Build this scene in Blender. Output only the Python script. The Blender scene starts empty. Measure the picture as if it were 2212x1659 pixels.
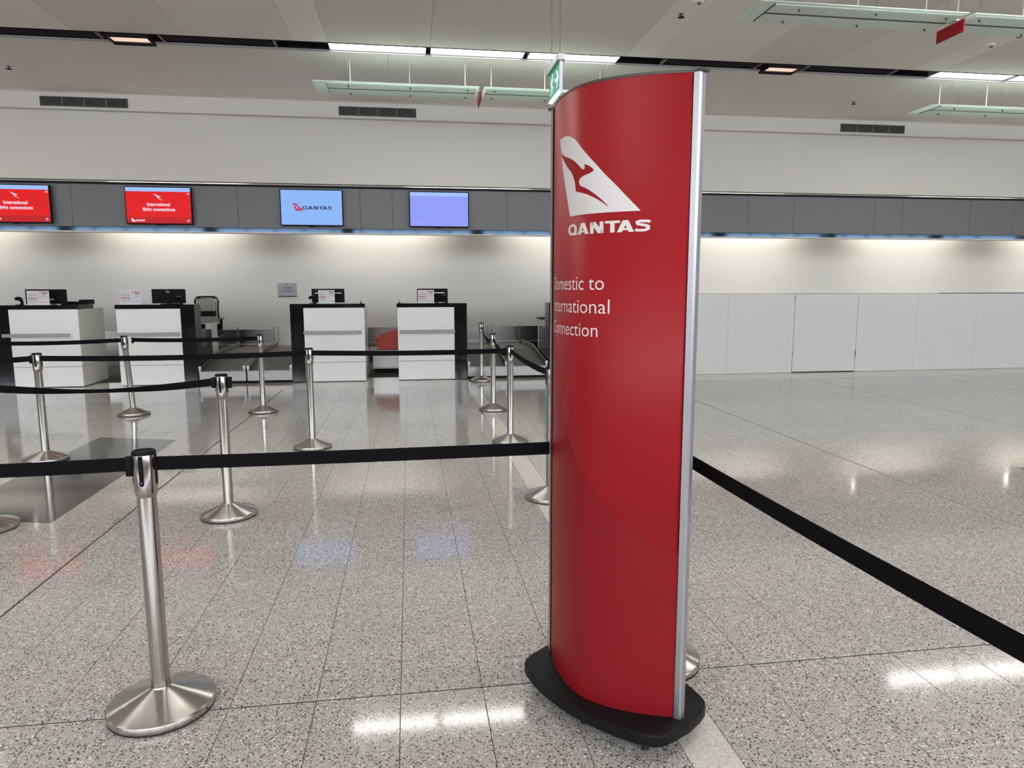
import bpy, bmesh, math, random
from mathutils import Vector, Matrix
S = bpy.context.scene
COL = S.collection
random.seed(4)
PI = math.pi

# ------------------------------------------------------------------ camera, world, exposure
cd = bpy.data.cameras.new('camera')
cam = bpy.data.objects.new('camera', cd)
COL.objects.link(cam)
cd.sensor_fit = 'HORIZONTAL'
cd.sensor_width = 36.0
cd.lens = 1506.75 / 2212 * 36.0
cd.clip_start = 0.05
cd.clip_end = 200
fw = Vector((0.1432644, 0.98027878, -0.13612062))
rt = Vector((0.9894506, -0.14485912, -0.00183133))
up = Vector((0.02151353, 0.13442227, 0.99069058))
M = Matrix((rt, up, -fw)).transposed().to_4x4()
M.translation = Vector((0, 0, 1.55))
cam.matrix_world = M
S.camera = cam
S.view_settings.view_transform = 'Standard'
S.view_settings.look = 'None'
S.view_settings.gamma = 1.0
S.view_settings.use_curve_mapping = False
S.view_settings.exposure = 0.15
w = bpy.data.worlds.new('sky')
S.world = w
w.use_nodes = True
w.node_tree.nodes['Background'].inputs[0].default_value = (0.86, 0.92, 1.0, 1)
w.node_tree.nodes['Background'].inputs[1].default_value = 11.0
S.cycles.use_denoising = True
S.cycles.max_bounces = 9
S.cycles.diffuse_bounces = 5
S.cycles.glossy_bounces = 4
S.cycles.caustics_reflective = False
S.cycles.caustics_refractive = False
S.cycles.sample_clamp_indirect = 6.0
LAMP = 14.0          # strength of the ceiling slot diffusers
FILLS = 8.0         # strength of the ceiling lights added out of view
WASH = 36.0          # strength of the wall washer tubes

# ------------------------------------------------------------------ materials
MATS = {}
def mat(name, col, rough=0.5, metal=0.0, spec=0.5, coat=0.0, emit=None, es=1.0, bump=None, aniso=None, noise=None, alpha=None):
    if name in MATS: return MATS[name]
    m = bpy.data.materials.new(name); m.use_nodes = True
    nt = m.node_tree; b = nt.nodes['Principled BSDF']
    b.inputs['Base Color'].default_value = (*col, 1)
    b.inputs['Roughness'].default_value = rough
    b.inputs['Metallic'].default_value = metal
    b.inputs['Specular IOR Level'].default_value = spec
    b.inputs['Coat Weight'].default_value = coat
    if emit:
        b.inputs['Emission Color'].default_value = (*emit, 1)
        b.inputs['Emission Strength'].default_value = es
    if noise:                                   # (scale, amount, stretch)
        sc, am, st = noise
        g = nt.nodes.new('ShaderNodeTexCoord'); mp = nt.nodes.new('ShaderNodeMapping')
        mp.inputs['Scale'].default_value = st
        n = nt.nodes.new('ShaderNodeTexNoise'); n.inputs['Scale'].default_value = sc; n.inputs['Detail'].default_value = 4
        r = nt.nodes.new('ShaderNodeMapRange'); r.inputs['To Min'].default_value = 1 - am; r.inputs['To Max'].default_value = 1 + am
        mx = nt.nodes.new('ShaderNodeMix'); mx.data_type = 'RGBA'; mx.blend_type = 'MULTIPLY'; mx.inputs['Factor'].default_value = 1
        mx.inputs['A'].default_value = (*col, 1)
        nt.links.new(g.outputs['Object'], mp.inputs[0]); nt.links.new(mp.outputs[0], n.inputs['Vector'])
        nt.links.new(n.outputs[0], r.inputs[0]); nt.links.new(r.outputs[0], mx.inputs['B'])
        nt.links.new(mx.outputs['Result'], b.inputs['Base Color'])
        if bump:
            bu = nt.nodes.new('ShaderNodeBump'); bu.inputs['Strength'].default_value = bump; bu.inputs['Distance'].default_value = 0.002
            nt.links.new(n.outputs[0], bu.inputs['Height']); nt.links.new(bu.outputs[0], b.inputs['Normal'])
    if aniso:
        b.inputs['Anisotropic'].default_value = aniso[0]
        t = nt.nodes.new('ShaderNodeTangent'); t.direction_type = 'RADIAL'; t.axis = 'Z'
        nt.links.new(t.outputs[0], b.inputs['Tangent'])
        b.inputs['Anisotropic Rotation'].default_value = aniso[1]
    MATS[name] = m
    return m

def terrazzo(name, base, white, dark, wcut, dcut, scale, rough, spec=0.5, mottling=0.06):
    m = bpy.data.materials.new(name); m.use_nodes = True
    nt = m.node_tree; b = nt.nodes['Principled BSDF']; L = nt.links.new
    g = nt.nodes.new('ShaderNodeNewGeometry')
    def vor(sc):
        v = nt.nodes.new('ShaderNodeTexVoronoi'); v.inputs['Scale'].default_value = sc
        L(g.outputs['Position'], v.inputs['Vector'])
        s = nt.nodes.new('ShaderNodeSeparateColor'); L(v.outputs['Color'], s.inputs[0]); return v, s
    def mixc(fac, a, c):
        x = nt.nodes.new('ShaderNodeMix'); x.data_type = 'RGBA'; L(fac, x.inputs['Factor'])
        if isinstance(a, tuple): x.inputs['A'].default_value = (*a, 1)
        else: L(a, x.inputs['A'])
        x.inputs['B'].default_value = (*c, 1); return x.outputs['Result']
    def cut(sock, t, op='GREATER_THAN'):
        k = nt.nodes.new('ShaderNodeMath'); k.operation = op; k.inputs[1].default_value = t; L(sock, k.inputs[0]); return k.outputs[0]
    def mul(a, c):
        k = nt.nodes.new('ShaderNodeMath'); k.operation = 'MULTIPLY'; L(a, k.inputs[0]); L(c, k.inputs[1]); return k.outputs[0]
    v1, s1 = vor(scale); v2, s2 = vor(scale * 1.9); v3, s3 = vor(scale * 3.4)
    c = mixc(s3.outputs[0], tuple(x * 0.76 for x in base), tuple(min(1, x * 1.22) for x in base))
    c = mixc(mul(cut(s2.outputs[1], wcut), cut(v2.outputs['Distance'], 0.5, 'LESS_THAN')), c, tuple(x * 0.93 for x in white))
    c = mixc(mul(cut(s1.outputs[0], wcut + 0.05), cut(v1.outputs['Distance'], 0.42, 'LESS_THAN')), c, white)
    c = mixc(mul(cut(s2.outputs[2], dcut), cut(v2.outputs['Distance'], 0.45, 'LESS_THAN')), c, dark)
    c = mixc(mul(cut(s1.outputs[2], dcut + 0.03), cut(v1.outputs['Distance'], 0.33, 'LESS_THAN')), c, tuple(x * 0.8 for x in dark))
    n = nt.nodes.new('ShaderNodeTexNoise'); n.inputs['Scale'].default_value = 0.9; n.inputs['Detail'].default_value = 5
    L(g.outputs['Position'], n.inputs['Vector'])
    r = nt.nodes.new('ShaderNodeMapRange'); r.inputs['From Min'].default_value = 0.3; r.inputs['From Max'].default_value = 0.7
    r.inputs['To Min'].default_value = 1 - mottling; r.inputs['To Max'].default_value = 1 + mottling; L(n.outputs[0], r.inputs[0])
    x = nt.nodes.new('ShaderNodeMix'); x.data_type = 'RGBA'; x.blend_type = 'MULTIPLY'; x.inputs['Factor'].default_value = 1
    L(c, x.inputs['A']); L(r.outputs[0], x.inputs['B']); L(x.outputs['Result'], b.inputs['Base Color'])
    r2 = nt.nodes.new('ShaderNodeMapRange'); r2.inputs['To Min'].default_value = rough * 0.8; r2.inputs['To Max'].default_value = rough * 1.25
    L(n.outputs[0], r2.inputs[0]); L(r2.outputs[0], b.inputs['Roughness'])
    b.inputs['Specular IOR Level'].default_value = spec
    MATS[name] = m
    return m

FLOOR = terrazzo('terrazzo', (0.455, 0.43, 0.408), (0.80, 0.775, 0.745), (0.09, 0.077, 0.07), 0.82, 0.86, 84, 0.075, 0.68)
PALE = terrazzo('pale_terrazzo', (0.66, 0.63, 0.58), (0.78, 0.76, 0.72), (0.34, 0.30, 0.27), 0.86, 0.95, 110, 0.10, 0.5, 0.03)
DARKT = terrazzo('dark_terrazzo', (0.085, 0.08, 0.076), (0.16, 0.155, 0.15), (0.03, 0.03, 0.03), 0.90, 0.9, 110, 0.09, 0.45, 0.05)
GROUT = mat('grout', (0.06, 0.05, 0.038), 0.8)
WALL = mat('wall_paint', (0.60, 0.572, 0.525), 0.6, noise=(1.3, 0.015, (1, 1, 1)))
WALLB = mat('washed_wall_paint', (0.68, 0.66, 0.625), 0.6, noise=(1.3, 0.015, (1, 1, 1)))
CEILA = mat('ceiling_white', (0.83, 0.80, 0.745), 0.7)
CEILB = mat('ceiling_shade_tone', (0.79, 0.76, 0.705), 0.7)  # panel tones put the shading of tilted ceiling facets into the paint
CEILC = mat('ceiling_deep_shade_tone', (0.725, 0.70, 0.645), 0.7)
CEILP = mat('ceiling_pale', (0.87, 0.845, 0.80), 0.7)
BLACK = mat('matt_black', (0.008, 0.008, 0.009), 0.6, spec=0.15)
SLOTB = mat('slot_black', (0.010, 0.010, 0.012), 0.8, spec=0.2)
TRIMG = mat('grey_trim', (0.25, 0.245, 0.245), 0.5)
FASC = mat('grey_fascia', (0.128, 0.129, 0.130), 0.45, noise=(60, 0.04, (1, 1, 1)))
CHROME = mat('polished_steel', (0.80, 0.80, 0.80), 0.06, 1.0)
SLAT = mat('slot_slat', (0.022, 0.022, 0.022), 0.5, spec=0.2)
TINT = mat('reflection_tint', (0.024, 0.038, 0.056), 0.05, 1.0)  # dim blue of the window reflection is put into the metal colour
STEEL = mat('brushed_steel', (0.33, 0.31, 0.30), 0.36, 1.0, noise=(3, 0.10, (1, 1, 60)))
PLINTH = mat('steel_sheet', (0.30, 0.285, 0.27), 0.24, 1.0, noise=(1.4, 0.20, (1, 1, 0.3)))
POLEM = mat('brushed_tube', (0.43, 0.41, 0.385), 0.17, 1.0, noise=(90, 0.10, (1, 1, 0.02)))
DOMEM = mat('spun_steel', (0.52, 0.50, 0.47), 0.25, 1.0, aniso=(0.9, 0.25))
ALU = mat('anodised_aluminium', (0.40, 0.405, 0.43), 0.38, 0.85)
WHITEL = mat('white_laminate', (0.87, 0.87, 0.85), 0.16, spec=0.5)
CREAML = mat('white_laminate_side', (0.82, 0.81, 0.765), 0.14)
BSTONE = mat('black_stone', (0.006, 0.0065, 0.009), 0.07, spec=0.45)
BPLAST = mat('black_plastic', (0.008, 0.008, 0.009), 0.5, spec=0.08)
RUBBER = mat('black_rubber', (0.02, 0.02, 0.02), 0.7)
BELTM = mat('black_webbing', (0.005, 0.005, 0.0065), 0.8, spec=0.08, noise=(400, 0.3, (1, 1, 1)))
RED = mat('red_print', (0.30, 0.008, 0.013), 0.42, spec=0.22)
RED2 = mat('deep_red_print', (0.235, 0.0075, 0.012), 0.42, spec=0.22)
PRINTW = mat('white_print', (0.68, 0.655, 0.64), 0.5, spec=0.2)
SIGNB = mat('sign_base_black', (0.008, 0.0075, 0.008), 0.45, spec=0.15)
BROWN = mat('cap_brown', (0.06, 0.045, 0.035), 0.5)
HOARD = mat('painted_board', (0.70, 0.70, 0.68), 0.35, noise=(2.2, 0.02, (1, 1, 1)))
CARPET = mat('staff_floor', (0.075, 0.072, 0.058), 0.85, noise=(30, 0.15, (1, 1, 1)))
TRAYR = mat('orange_red_plastic', (0.72, 0.055, 0.022), 0.4)
PAPER = mat('paper', (0.74, 0.73, 0.75), 0.5)
INKR = mat('red_ink', (0.50, 0.03, 0.05), 0.6)
INKK = mat('dark_ink', (0.03, 0.03, 0.035), 0.6)
ACRYL = mat('clear_acrylic', (0.75, 0.76, 0.78), 0.1)
SIGNG = mat('grey_plaque', (0.34, 0.34, 0.36), 0.4)
VENT = mat('vent_grey', (0.075, 0.073, 0.068), 0.5)
CABLE = mat('shaded_cable', (0.10, 0.095, 0.085), 0.5)  # near cables' dark silhouette against the lamps is put into the colour
CABLE_LIT = mat('lit_cable', (0.72, 0.69, 0.62), 0.4)  # far cables' glow from the slot lamps is put into the colour
LOUV = mat('diffuser_light', (0.9, 0.9, 0.9), 0.4, emit=(1.0, 0.985, 0.95), es=LAMP)
FILL = mat('fill_light', (0.9, 0.9, 0.9), 0.4, emit=(1.0, 0.97, 0.92), es=FILLS)
TUBE = mat('washer_light', (0.9, 0.9, 0.9), 0.4, emit=(1.0, 0.97, 0.90), es=WASH)
WARM = mat('warm_lamp', (0.9, 0.8, 0.7), 0.4, emit=(0.74, 0.47, 0.36), es=1.0)
EXITG = mat('exit_green', (0.02, 0.22, 0.10), 0.4, emit=(0.03, 0.22, 0.11), es=0.8)
EXITW = mat('exit_white', (0.7, 0.8, 0.9), 0.4, emit=(0.62, 0.75, 0.95), es=0.8)
EXITL = mat('exit_lens', (0.7, 0.9, 0.9), 0.3, emit=(0.75, 0.95, 0.95), es=1.0)
SCR_R = mat('screen_red', (0.02, 0.0, 0.0), 0.3, spec=0.1, emit=(0.66, 0.006, 0.007), es=1.0)
SCR_D = mat('screen_deep_red', (0.02, 0.0, 0.0), 0.3, spec=0.1, emit=(0.45, 0.008, 0.010), es=1.0)
SCR_B = mat('screen_blue', (0.02, 0.02, 0.03), 0.3, spec=0.1, emit=(0.22, 0.41, 0.82), es=1.0)
SCR_L = mat('screen_lavender', (0.02, 0.02, 0.03), 0.3, spec=0.1, emit=(0.24, 0.29, 0.82), es=1.0)
SCR_T = mat('screen_pale_blue', (0.02, 0.02, 0.03), 0.3, spec=0.1, emit=(0.31, 0.47, 0.84), es=1.0)
SCR_W = mat('screen_white', (0.02, 0.02, 0.03), 0.3, spec=0.1, emit=(0.80, 0.70, 0.82), es=1.0)
SCR_F = mat('screen_faint', (0.02, 0.02, 0.03), 0.3, spec=0.1, emit=(0.29, 0.34, 0.85), es=1.0)
SCR_N = mat('screen_navy', (0.02, 0.02, 0.03), 0.3, spec=0.1, emit=(0.03, 0.04, 0.12), es=1.0)
SCR_G = mat('screen_logo_red', (0.02, 0.0, 0.0), 0.3, spec=0.1, emit=(0.50, 0.02, 0.07), es=1.0)

def rubber_belt():
    m = bpy.data.materials.new('conveyor_rubber'); m.use_nodes = True
    nt = m.node_tree; b = nt.nodes['Principled BSDF']; L = nt.links.new
    g = nt.nodes.new('ShaderNodeNewGeometry')
    wv = nt.nodes.new('ShaderNodeTexWave'); wv.wave_type = 'BANDS'; wv.bands_direction = 'Y'
    wv.inputs['Scale'].default_value = 2.9; wv.inputs['Distortion'].default_value = 1.2; wv.inputs['Detail'].default_value = 1.5
    wv.inputs['Detail Scale'].default_value = 1.6
    sx = nt.nodes.new('ShaderNodeSeparateXYZ'); L(g.outputs['Position'], sx.inputs[0])
    pp = nt.nodes.new('ShaderNodeMath'); pp.operation = 'PINGPONG'; pp.inputs[1].default_value = 0.045; L(sx.outputs[0], pp.inputs[0])
    ad = nt.nodes.new('ShaderNodeMath'); ad.operation = 'ADD'; L(pp.outputs[0], ad.inputs[0]); L(sx.outputs[1], ad.inputs[1])
    cb = nt.nodes.new('ShaderNodeCombineXYZ'); L(sx.outputs[0], cb.inputs[0]); L(ad.outputs[0], cb.inputs[1]); L(cb.outputs[0], wv.inputs['Vector'])
    r = nt.nodes.new('ShaderNodeValToRGB')
    r.color_ramp.elements[0].color = (0.035, 0.033, 0.027, 1); r.color_ramp.elements[1].color = (0.24, 0.23, 0.19, 1)
    r.color_ramp.elements[0].position = 0.15; r.color_ramp.elements[1].position = 0.7
    L(wv.outputs[0], r.inputs[0]); L(r.outputs[0], b.inputs['Base Color'])
    bu = nt.nodes.new('ShaderNodeBump'); bu.inputs['Distance'].default_value = 0.004; L(wv.outputs[0], bu.inputs['Height']); L(bu.outputs[0], b.inputs['Normal'])
    b.inputs['Roughness'].default_value = 0.5
    return m
CONVR = rubber_belt()

def glass_mat(name='frosted_green_glass'):
    m = bpy.data.materials.new(name); m.use_nodes = True
    nt = m.node_tree; L = nt.links.new
    b = nt.nodes['Principled BSDF']; b.inputs['Base Color'].default_value = (0.84, 0.93, 0.89, 1); b.inputs['Roughness'].default_value = 0.2
    t = nt.nodes.new('ShaderNodeBsdfTranslucent'); t.inputs['Color'].default_value = (0.86, 0.95, 0.905, 1)
    mx = nt.nodes.new('ShaderNodeMixShader'); mx.inputs[0].default_value = 0.45
    L(b.outputs[0], mx.inputs[1]); L(t.outputs[0], mx.inputs[2]); L(mx.outputs[0], nt.nodes['Material Output'].inputs[0])
    return m
GLASS = glass_mat()
TRAYM = glass_mat('frosted_tray')
TRAYM.node_tree.nodes['Principled BSDF'].inputs['Base Color'].default_value = (0.88, 0.94, 0.91, 1)
TRAYM.node_tree.nodes['Translucent BSDF'].inputs['Color'].default_value = (0.95, 1.0, 0.975, 1)

# ------------------------------------------------------------------ geometry helpers
class MB:
    def __init__(s): s.bm = bmesh.new()
    def box(s, x0, x1, y0, y1, z0, z1, bev=0.0, seg=1):
        v = [s.bm.verts.new((x, y, z)) for x in (x0, x1) for y in (y0, y1) for z in (z0, z1)]
        fs = [s.bm.faces.new([v[i] for i in f]) for f in ((0, 1, 3, 2), (4, 6, 7, 5), (0, 4, 5, 1), (2, 3, 7, 6), (0, 2, 6, 4), (1, 5, 7, 3))]
        if bev:
            es = list({e for f in fs for e in f.edges})
            bmesh.ops.bevel(s.bm, geom=es, offset=bev, segments=seg, affect='EDGES', profile=0.5)
        return s
    def prism(s, pts, h0, h1, axis='Z', bev=0.0, seg=2):
        def P(a, b, h):
            return {'Z': (a, b, h), 'Y': (a, h, b), 'X': (h, a, b)}[axis]
        lo = [s.bm.verts.new(P(a, b, h0)) for a, b in pts]; hi = [s.bm.verts.new(P(a, b, h1)) for a, b in pts]
        n = len(pts); f1 = s.bm.faces.new(lo[::-1]); f2 = s.bm.faces.new(hi); fs = [f1, f2]
        for i in range(n): fs.append(s.bm.faces.new((lo[i], lo[(i + 1) % n], hi[(i + 1) % n], hi[i])))
        if bev:
            es = list(set(f1.edges) | set(f2.edges))
            bmesh.ops.bevel(s.bm, geom=es, offset=bev, segments=seg, affect='EDGES', profile=0.5)
        return s
    def lathe(s, prof, n=40, cx=0, cy=0, a0=0):
        rings = []
        for r, z in prof:
            if r < 1e-6: rings.append([s.bm.verts.new((cx, cy, z))])
            else: rings.append([s.bm.verts.new((cx + r * math.cos(a0 + 2 * PI * i / n), cy + r * math.sin(a0 + 2 * PI * i / n), z)) for i in range(n)])
        for A, B in zip(rings, rings[1:]):
            for i in range(n):
                j = (i + 1) % n
                if len(A) == 1 and len(B) == 1: continue
                if len(A) == 1: s.bm.faces.new((A[0], B[i], B[j]))
                elif len(B) == 1: s.bm.faces.new((A[i], A[j], B[0]))
                else: s.bm.faces.new((A[i], A[j], B[j], B[i]))
        return s
    def tube(s, pts, r, n=8, closed=False):
        pts = [Vector(p) for p in pts]; N = len(pts); rings = []
        for i, p in enumerate(pts):
            if closed: d = pts[(i + 1) % N] - pts[i - 1]
            else: d = pts[min(i + 1, N - 1)] - pts[max(i - 1, 0)]
            d.normalize(); ref = Vector((0, 0, 1)) if abs(d.z) < 0.9 else Vector((0, 1, 0))
            a = d.cross(ref).normalized(); b = d.cross(a)
            rr = r[i] if isinstance(r, (list, tuple)) else r
            rings.append([s.bm.verts.new(p + a * rr * math.cos(2 * PI * k / n) + b * rr * math.sin(2 * PI * k / n)) for k in range(n)])
        for i in range(N if closed else N - 1):
            A, B = rings[i], rings[(i + 1) % N]
            for k in range(n): s.bm.faces.new((A[k], A[(k + 1) % n], B[(k + 1) % n], B[k]))
        if not closed:
            s.bm.faces.new(rings[0][::-1]); s.bm.faces.new(rings[-1])
        return s
    def build(s, name, m, parent=None, smooth=False, loc=None):
        bmesh.ops.recalc_face_normals(s.bm, faces=s.bm.faces)
        me = bpy.data.meshes.new(name); s.bm.to_mesh(me); s.bm.free()
        me.materials.append(m)
        if smooth: me.polygons.foreach_set('use_smooth', [True] * len(me.polygons)); me.set_sharp_from_angle(angle=math.radians(35))
        o = bpy.data.objects.new(name, me); COL.objects.link(o)
        if parent: o.parent = parent
        if loc: o.location = loc
        return o
def tag(o, label=None, cat=None, group=None, kind=None):
    if label: o['label'] = label
    if cat: o['category'] = cat
    if group: o['group'] = group
    if kind: o['kind'] = kind
    return o
def empty(name, loc=(0, 0, 0), label=None, cat=None, group=None, rz=0, kind=None):
    o = bpy.data.objects.new(name, None); COL.objects.link(o); o.location = loc; o.rotation_euler = (0, 0, rz); o.empty_display_size = 0.1
    return tag(o, label, cat, group, kind)
def box(name, m, x0, x1, y0, y1, z0, z1, parent=None, bev=0.0, seg=1):
    return MB().box(x0, x1, y0, y1, z0, z1, bev, seg).build(name, m, parent)
def struct(o): o['kind'] = 'structure'; return o
def copy_tree(o, parent=None):
    c = o.copy(); COL.objects.link(c)
    if parent: c.parent = parent
    for ch in list(o.children): copy_tree(ch, c)
    return c

# flat lettering: 2D triangles taken from the built-in font, fitted to a box, then mapped onto a surface
def text2d(s, x0, x1, y0, cap, ref='l', bold=0.0):
    """text fitted between x0 and x1, baseline y0, height of the letter REF = cap"""
    def mk(t):
        c = bpy.data.curves.new('t', 'FONT'); c.body = t; c.size = 1; c.offset = bold; c.resolution_u = 3
        o = bpy.data.objects.new('t', c); COL.objects.link(o)
        bpy.context.view_layer.update()
        me = bpy.data.meshes.new_from_object(o.evaluated_get(bpy.context.evaluated_depsgraph_get()))
        bpy.data.objects.remove(o); bpy.data.curves.remove(c)
        return me
    me = mk(ref); h = max(v.co.y for v in me.vertices); bpy.data.meshes.remove(me)
    me = mk(s); xs = [v.co.x for v in me.vertices]; a, b = min(xs), max(xs)
    V = [(x0 + (v.co.x - a) / (b - a) * (x1 - x0), y0 + v.co.y / h * cap) for v in me.vertices]
    F = [list(p.vertices) for p in me.polygons]
    bpy.data.meshes.remove(me)
    return V, F
def poly2d(pts): return list(pts), [list(range(len(pts)))]
def join2d(*parts):
    V, F = [], []
    for v, f in parts:
        k = len(V); V += v; F += [[i + k for i in q] for q in f]
    return V, F
def rect2d(x0, x1, y0, y1): return [(x0, y0), (x1, y0), (x1, y1), (x0, y1)], [[0, 1, 2, 3]]
def flat(name, shape, fn, m, parent, cuts=None):
    """fn maps (u, v) to a 3-D point; cuts = step at which faces are cut along u so that they follow a curve"""
    V, F = shape; bm = bmesh.new()
    vs = [bm.verts.new((a, b, 0)) for a, b in V]
    for f in F:
        try: bm.faces.new([vs[i] for i in f])
        except ValueError: pass
    bmesh.ops.triangulate(bm, faces=bm.faces[:])
    if cuts:
        a, b = min(v[0] for v in V), max(v[0] for v in V); u = math.ceil(a / cuts) * cuts
        while u < b:
            bmesh.ops.bisect_plane(bm, geom=bm.verts[:] + bm.edges[:] + bm.faces[:], plane_co=(u, 0, 0), plane_no=(1, 0, 0)); u += cuts
    for v in bm.verts: v.co = Vector(fn(v.co.x, v.co.y))
    me = bpy.data.meshes.new(name); bm.to_mesh(me); bm.free(); me.materials.append(m)
    o = bpy.data.objects.new(name, me); COL.objects.link(o); o.parent = parent
    return o

def ribbon(path, th_x, th_y):
    """a stroke along PATH whose width is th_x where it runs upright and th_y where it runs level"""
    V, F = [], []; n = len(path)
    for i, (x, y) in enumerate(path):
        a = path[max(i - 1, 0)]; b = path[min(i + 1, n - 1)]
        dx, dy = b[0] - a[0], b[1] - a[1]; l = math.hypot(dx, dy); dx /= l; dy /= l
        V += [(x - dy * th_x / 2, y + dx * th_y / 2), (x + dy * th_x / 2, y - dx * th_y / 2)]
    for i in range(n - 1): F.append([2 * i, 2 * i + 1, 2 * i + 3, 2 * i + 2])
    return V, F
def airline_word(x0, x1, y0, h):
    """the wide capitals Q A N T A S between x0 and x1"""
    W = x1 - x0; sx, sy = 0.047 * W, 0.22 * h; out = []
    def X(a): return x0 + a * W
    def Y(b): return y0 + b * h
    ring = [(X(0.088) + (0.088 * W - sx / 2) * math.copysign(abs(math.cos(t)) ** 0.85, math.cos(t)), Y(0.5) + (0.5 * h - sy / 2) * math.copysign(abs(math.sin(t)) ** 0.85, math.sin(t)))
            for t in [2 * PI * i / 28 - PI * 0.30 for i in range(29)]]
    out.append(ribbon(ring, sx, sy))
    out.append(([(X(0.115), Y(0.20)), (X(0.176), Y(0.20)), (X(0.181), Y(0.10)), (X(0.165), Y(-0.01)), (X(0.088), Y(-0.005)), (X(0.088), Y(0.16))], [[0, 1, 2, 3, 4, 5]]))
    for a, b in ((0.187, 0.356), (0.669, 0.839)):
        m_ = (a + b) / 2; t = 0.052
        out.append(([(X(a), Y(0)), (X(a + t), Y(0)), (X(m_ + 0.012), Y(0.83)), (X(m_ + 0.028), Y(1)), (X(m_ - 0.028), Y(1))], [[0, 1, 2, 3, 4]]))
        out.append(([(X(b - t), Y(0)), (X(b), Y(0)), (X(m_ + 0.028), Y(1)), (X(m_ - 0.012), Y(0.83))], [[0, 1, 2, 3]]))
        out.append(rect2d(X(a + 0.045), X(b - 0.045), Y(0.16), Y(0.34)))
    a, b = 0.373, 0.527; t = 0.043
    out += [rect2d(X(a), X(a + t), Y(0), Y(1)), rect2d(X(b - t), X(b), Y(0), Y(1))]
    out.append(([(X(b - t - 0.018), Y(0)), (X(b), Y(0)), (X(a + t + 0.018), Y(1)), (X(a), Y(1))], [[0, 1, 2, 3]]))
    out += [rect2d(X(0.543), X(0.700), Y(0.79), Y(1)), rect2d(X(0.599), X(0.645), Y(0), Y(0.8))]
    p = [(0.990, 0.78), (0.975, 0.87), (0.93, 0.89), (0.89, 0.885), (0.866, 0.80), (0.872, 0.66), (0.905, 0.585), (0.95, 0.52), (0.974, 0.42), (0.974, 0.24), (0.945, 0.125), (0.905, 0.11), (0.87, 0.12), (0.852, 0.22)]
    out.append(ribbon([(X(a), Y(b)) for a, b in p], sx * 0.92, sy))
    return join2d(*out)
TAIL = [(-0.1991, 2.0547), (-0.1805, 2.0556), (-0.1546, 2.0558), (-0.1327, 2.054), (-0.1136, 2.0505), (-0.0965, 2.0448), (-0.0766, 2.0352), (-0.0605, 2.0246), (-0.0492, 2.015), (-0.0349, 2.0010), (-0.0026, 1.971), (0.0264, 1.9437), (0.0609, 1.9079), (0.1024, 1.8683), (0.1416, 1.8277), (0.1806, 1.788), (0.1039, 1.7878), (0.018, 1.7876), (-0.0995, 1.7876), (-0.1143, 1.8273), (-0.1349, 1.8801), (-0.1572, 1.9338), (-0.1711, 1.9683), (-0.1784, 2.0041), (-0.1909, 2.0272)]
KANG = [(-0.1795, 2.0086), (-0.1637, 1.9992), (-0.1466, 1.9912), (-0.1228, 1.9835), (-0.0975, 1.9755), (-0.0753, 1.9653), (-0.0592, 1.9551), (-0.0443, 1.9442), (-0.0337, 1.9355), (-0.0253, 1.93), (-0.0205, 1.93), (-0.0173, 1.9329), (-0.0164, 1.9371), (-0.0181, 1.9428), (-0.0182, 1.9463), (-0.0081, 1.943), (0.0039, 1.9378), (0.0141, 1.9311), (0.0223, 1.9239), (0.0171, 1.9189), (0.0072, 1.9153), (-0.0046, 1.9128), (-0.0201, 1.9103), (-0.0332, 1.9064), (-0.0418, 1.9008), (-0.0449, 1.8935), (-0.0415, 1.8853), (-0.0328, 1.8783), (-0.0163, 1.8725), (0.0023, 1.8636), (0.0225, 1.8512), (0.0443, 1.8352), (0.0625, 1.8198), (0.076, 1.807), (0.0741, 1.8063), (0.06, 1.8167), (0.0418, 1.8278), (0.0227, 1.8381), (-0.0005, 1.8485), (-0.0257, 1.8564), (-0.0464, 1.8615), (-0.0595, 1.8646), (-0.0635, 1.869), (-0.065, 1.8848), (-0.07, 1.8989), (-0.0807, 1.9182), (-0.0943, 1.9324), (-0.1167, 1.9482), (-0.1397, 1.9655), (-0.1598, 1.9825), (-0.1734, 1.9952)]
def fit(pts, cx, cy, h):
    xs = [p[0] for p in pts]; ys = [p[1] for p in pts]; k = h / (max(ys) - min(ys)); mx = (max(xs) + min(xs)) / 2; my = (max(ys) + min(ys)) / 2
    return [(cx + (x - mx) * k, cy + (y - my) * k) for x, y in pts]
def fit_to(pts, ref, cx, cy, h):
    xs = [p[0] for p in ref]; ys = [p[1] for p in ref]; k = h / (max(ys) - min(ys)); mx = (max(xs) + min(xs)) / 2; my = (max(ys) + min(ys)) / 2
    return [(cx + (x - mx) * k, cy + (y - my) * k) for x, y in pts]

# ------------------------------------------------------------------ the hall: floor
FX0, FX1, FY0, FY1 = -20.0, 30.0, -8.0, 15.0
floor = struct(box('floor', GROUT, FX0, FX1, FY0, FY1, -0.12, -0.006))
TW, TL = 0.3165, 0.6082
def xlines():
    L = []
    x = 0.885
    while x > FX0: L.append((x - TW, x)); x -= TW
    L = L[::-1]
    L.append((0.885, 1.055))
    x = 1.055
    while x < FX1 - 0.2:
        if abs(x - (1.055 + TW * 26)) < 0.01: L.append((x, x + 0.17)); x += 0.17
        else: L.append((x, x + TW)); x += TW
    return L
XL = xlines()
YL = [(2.543 + TL * k, 2.543 + TL * (k + 1)) for k in range(-27, 14)]
YL = [(a, b) for a, b in YL if b < 11.07]
YL.append((YL[-1][1], 11.10))
def is_stripe(a, b): return abs((b - a) - 0.17) < 0.005
MAT = [(-3.256, 5.14), (-3.262, 7.76), (-2.410, 7.50), (-2.402, 4.885)]
def bold_x(x): return any(abs(x - q) < 0.02 for q in (0.885 - TW * 9, 1.055 + TW * 9, 1.055 + TW * 18))
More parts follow.
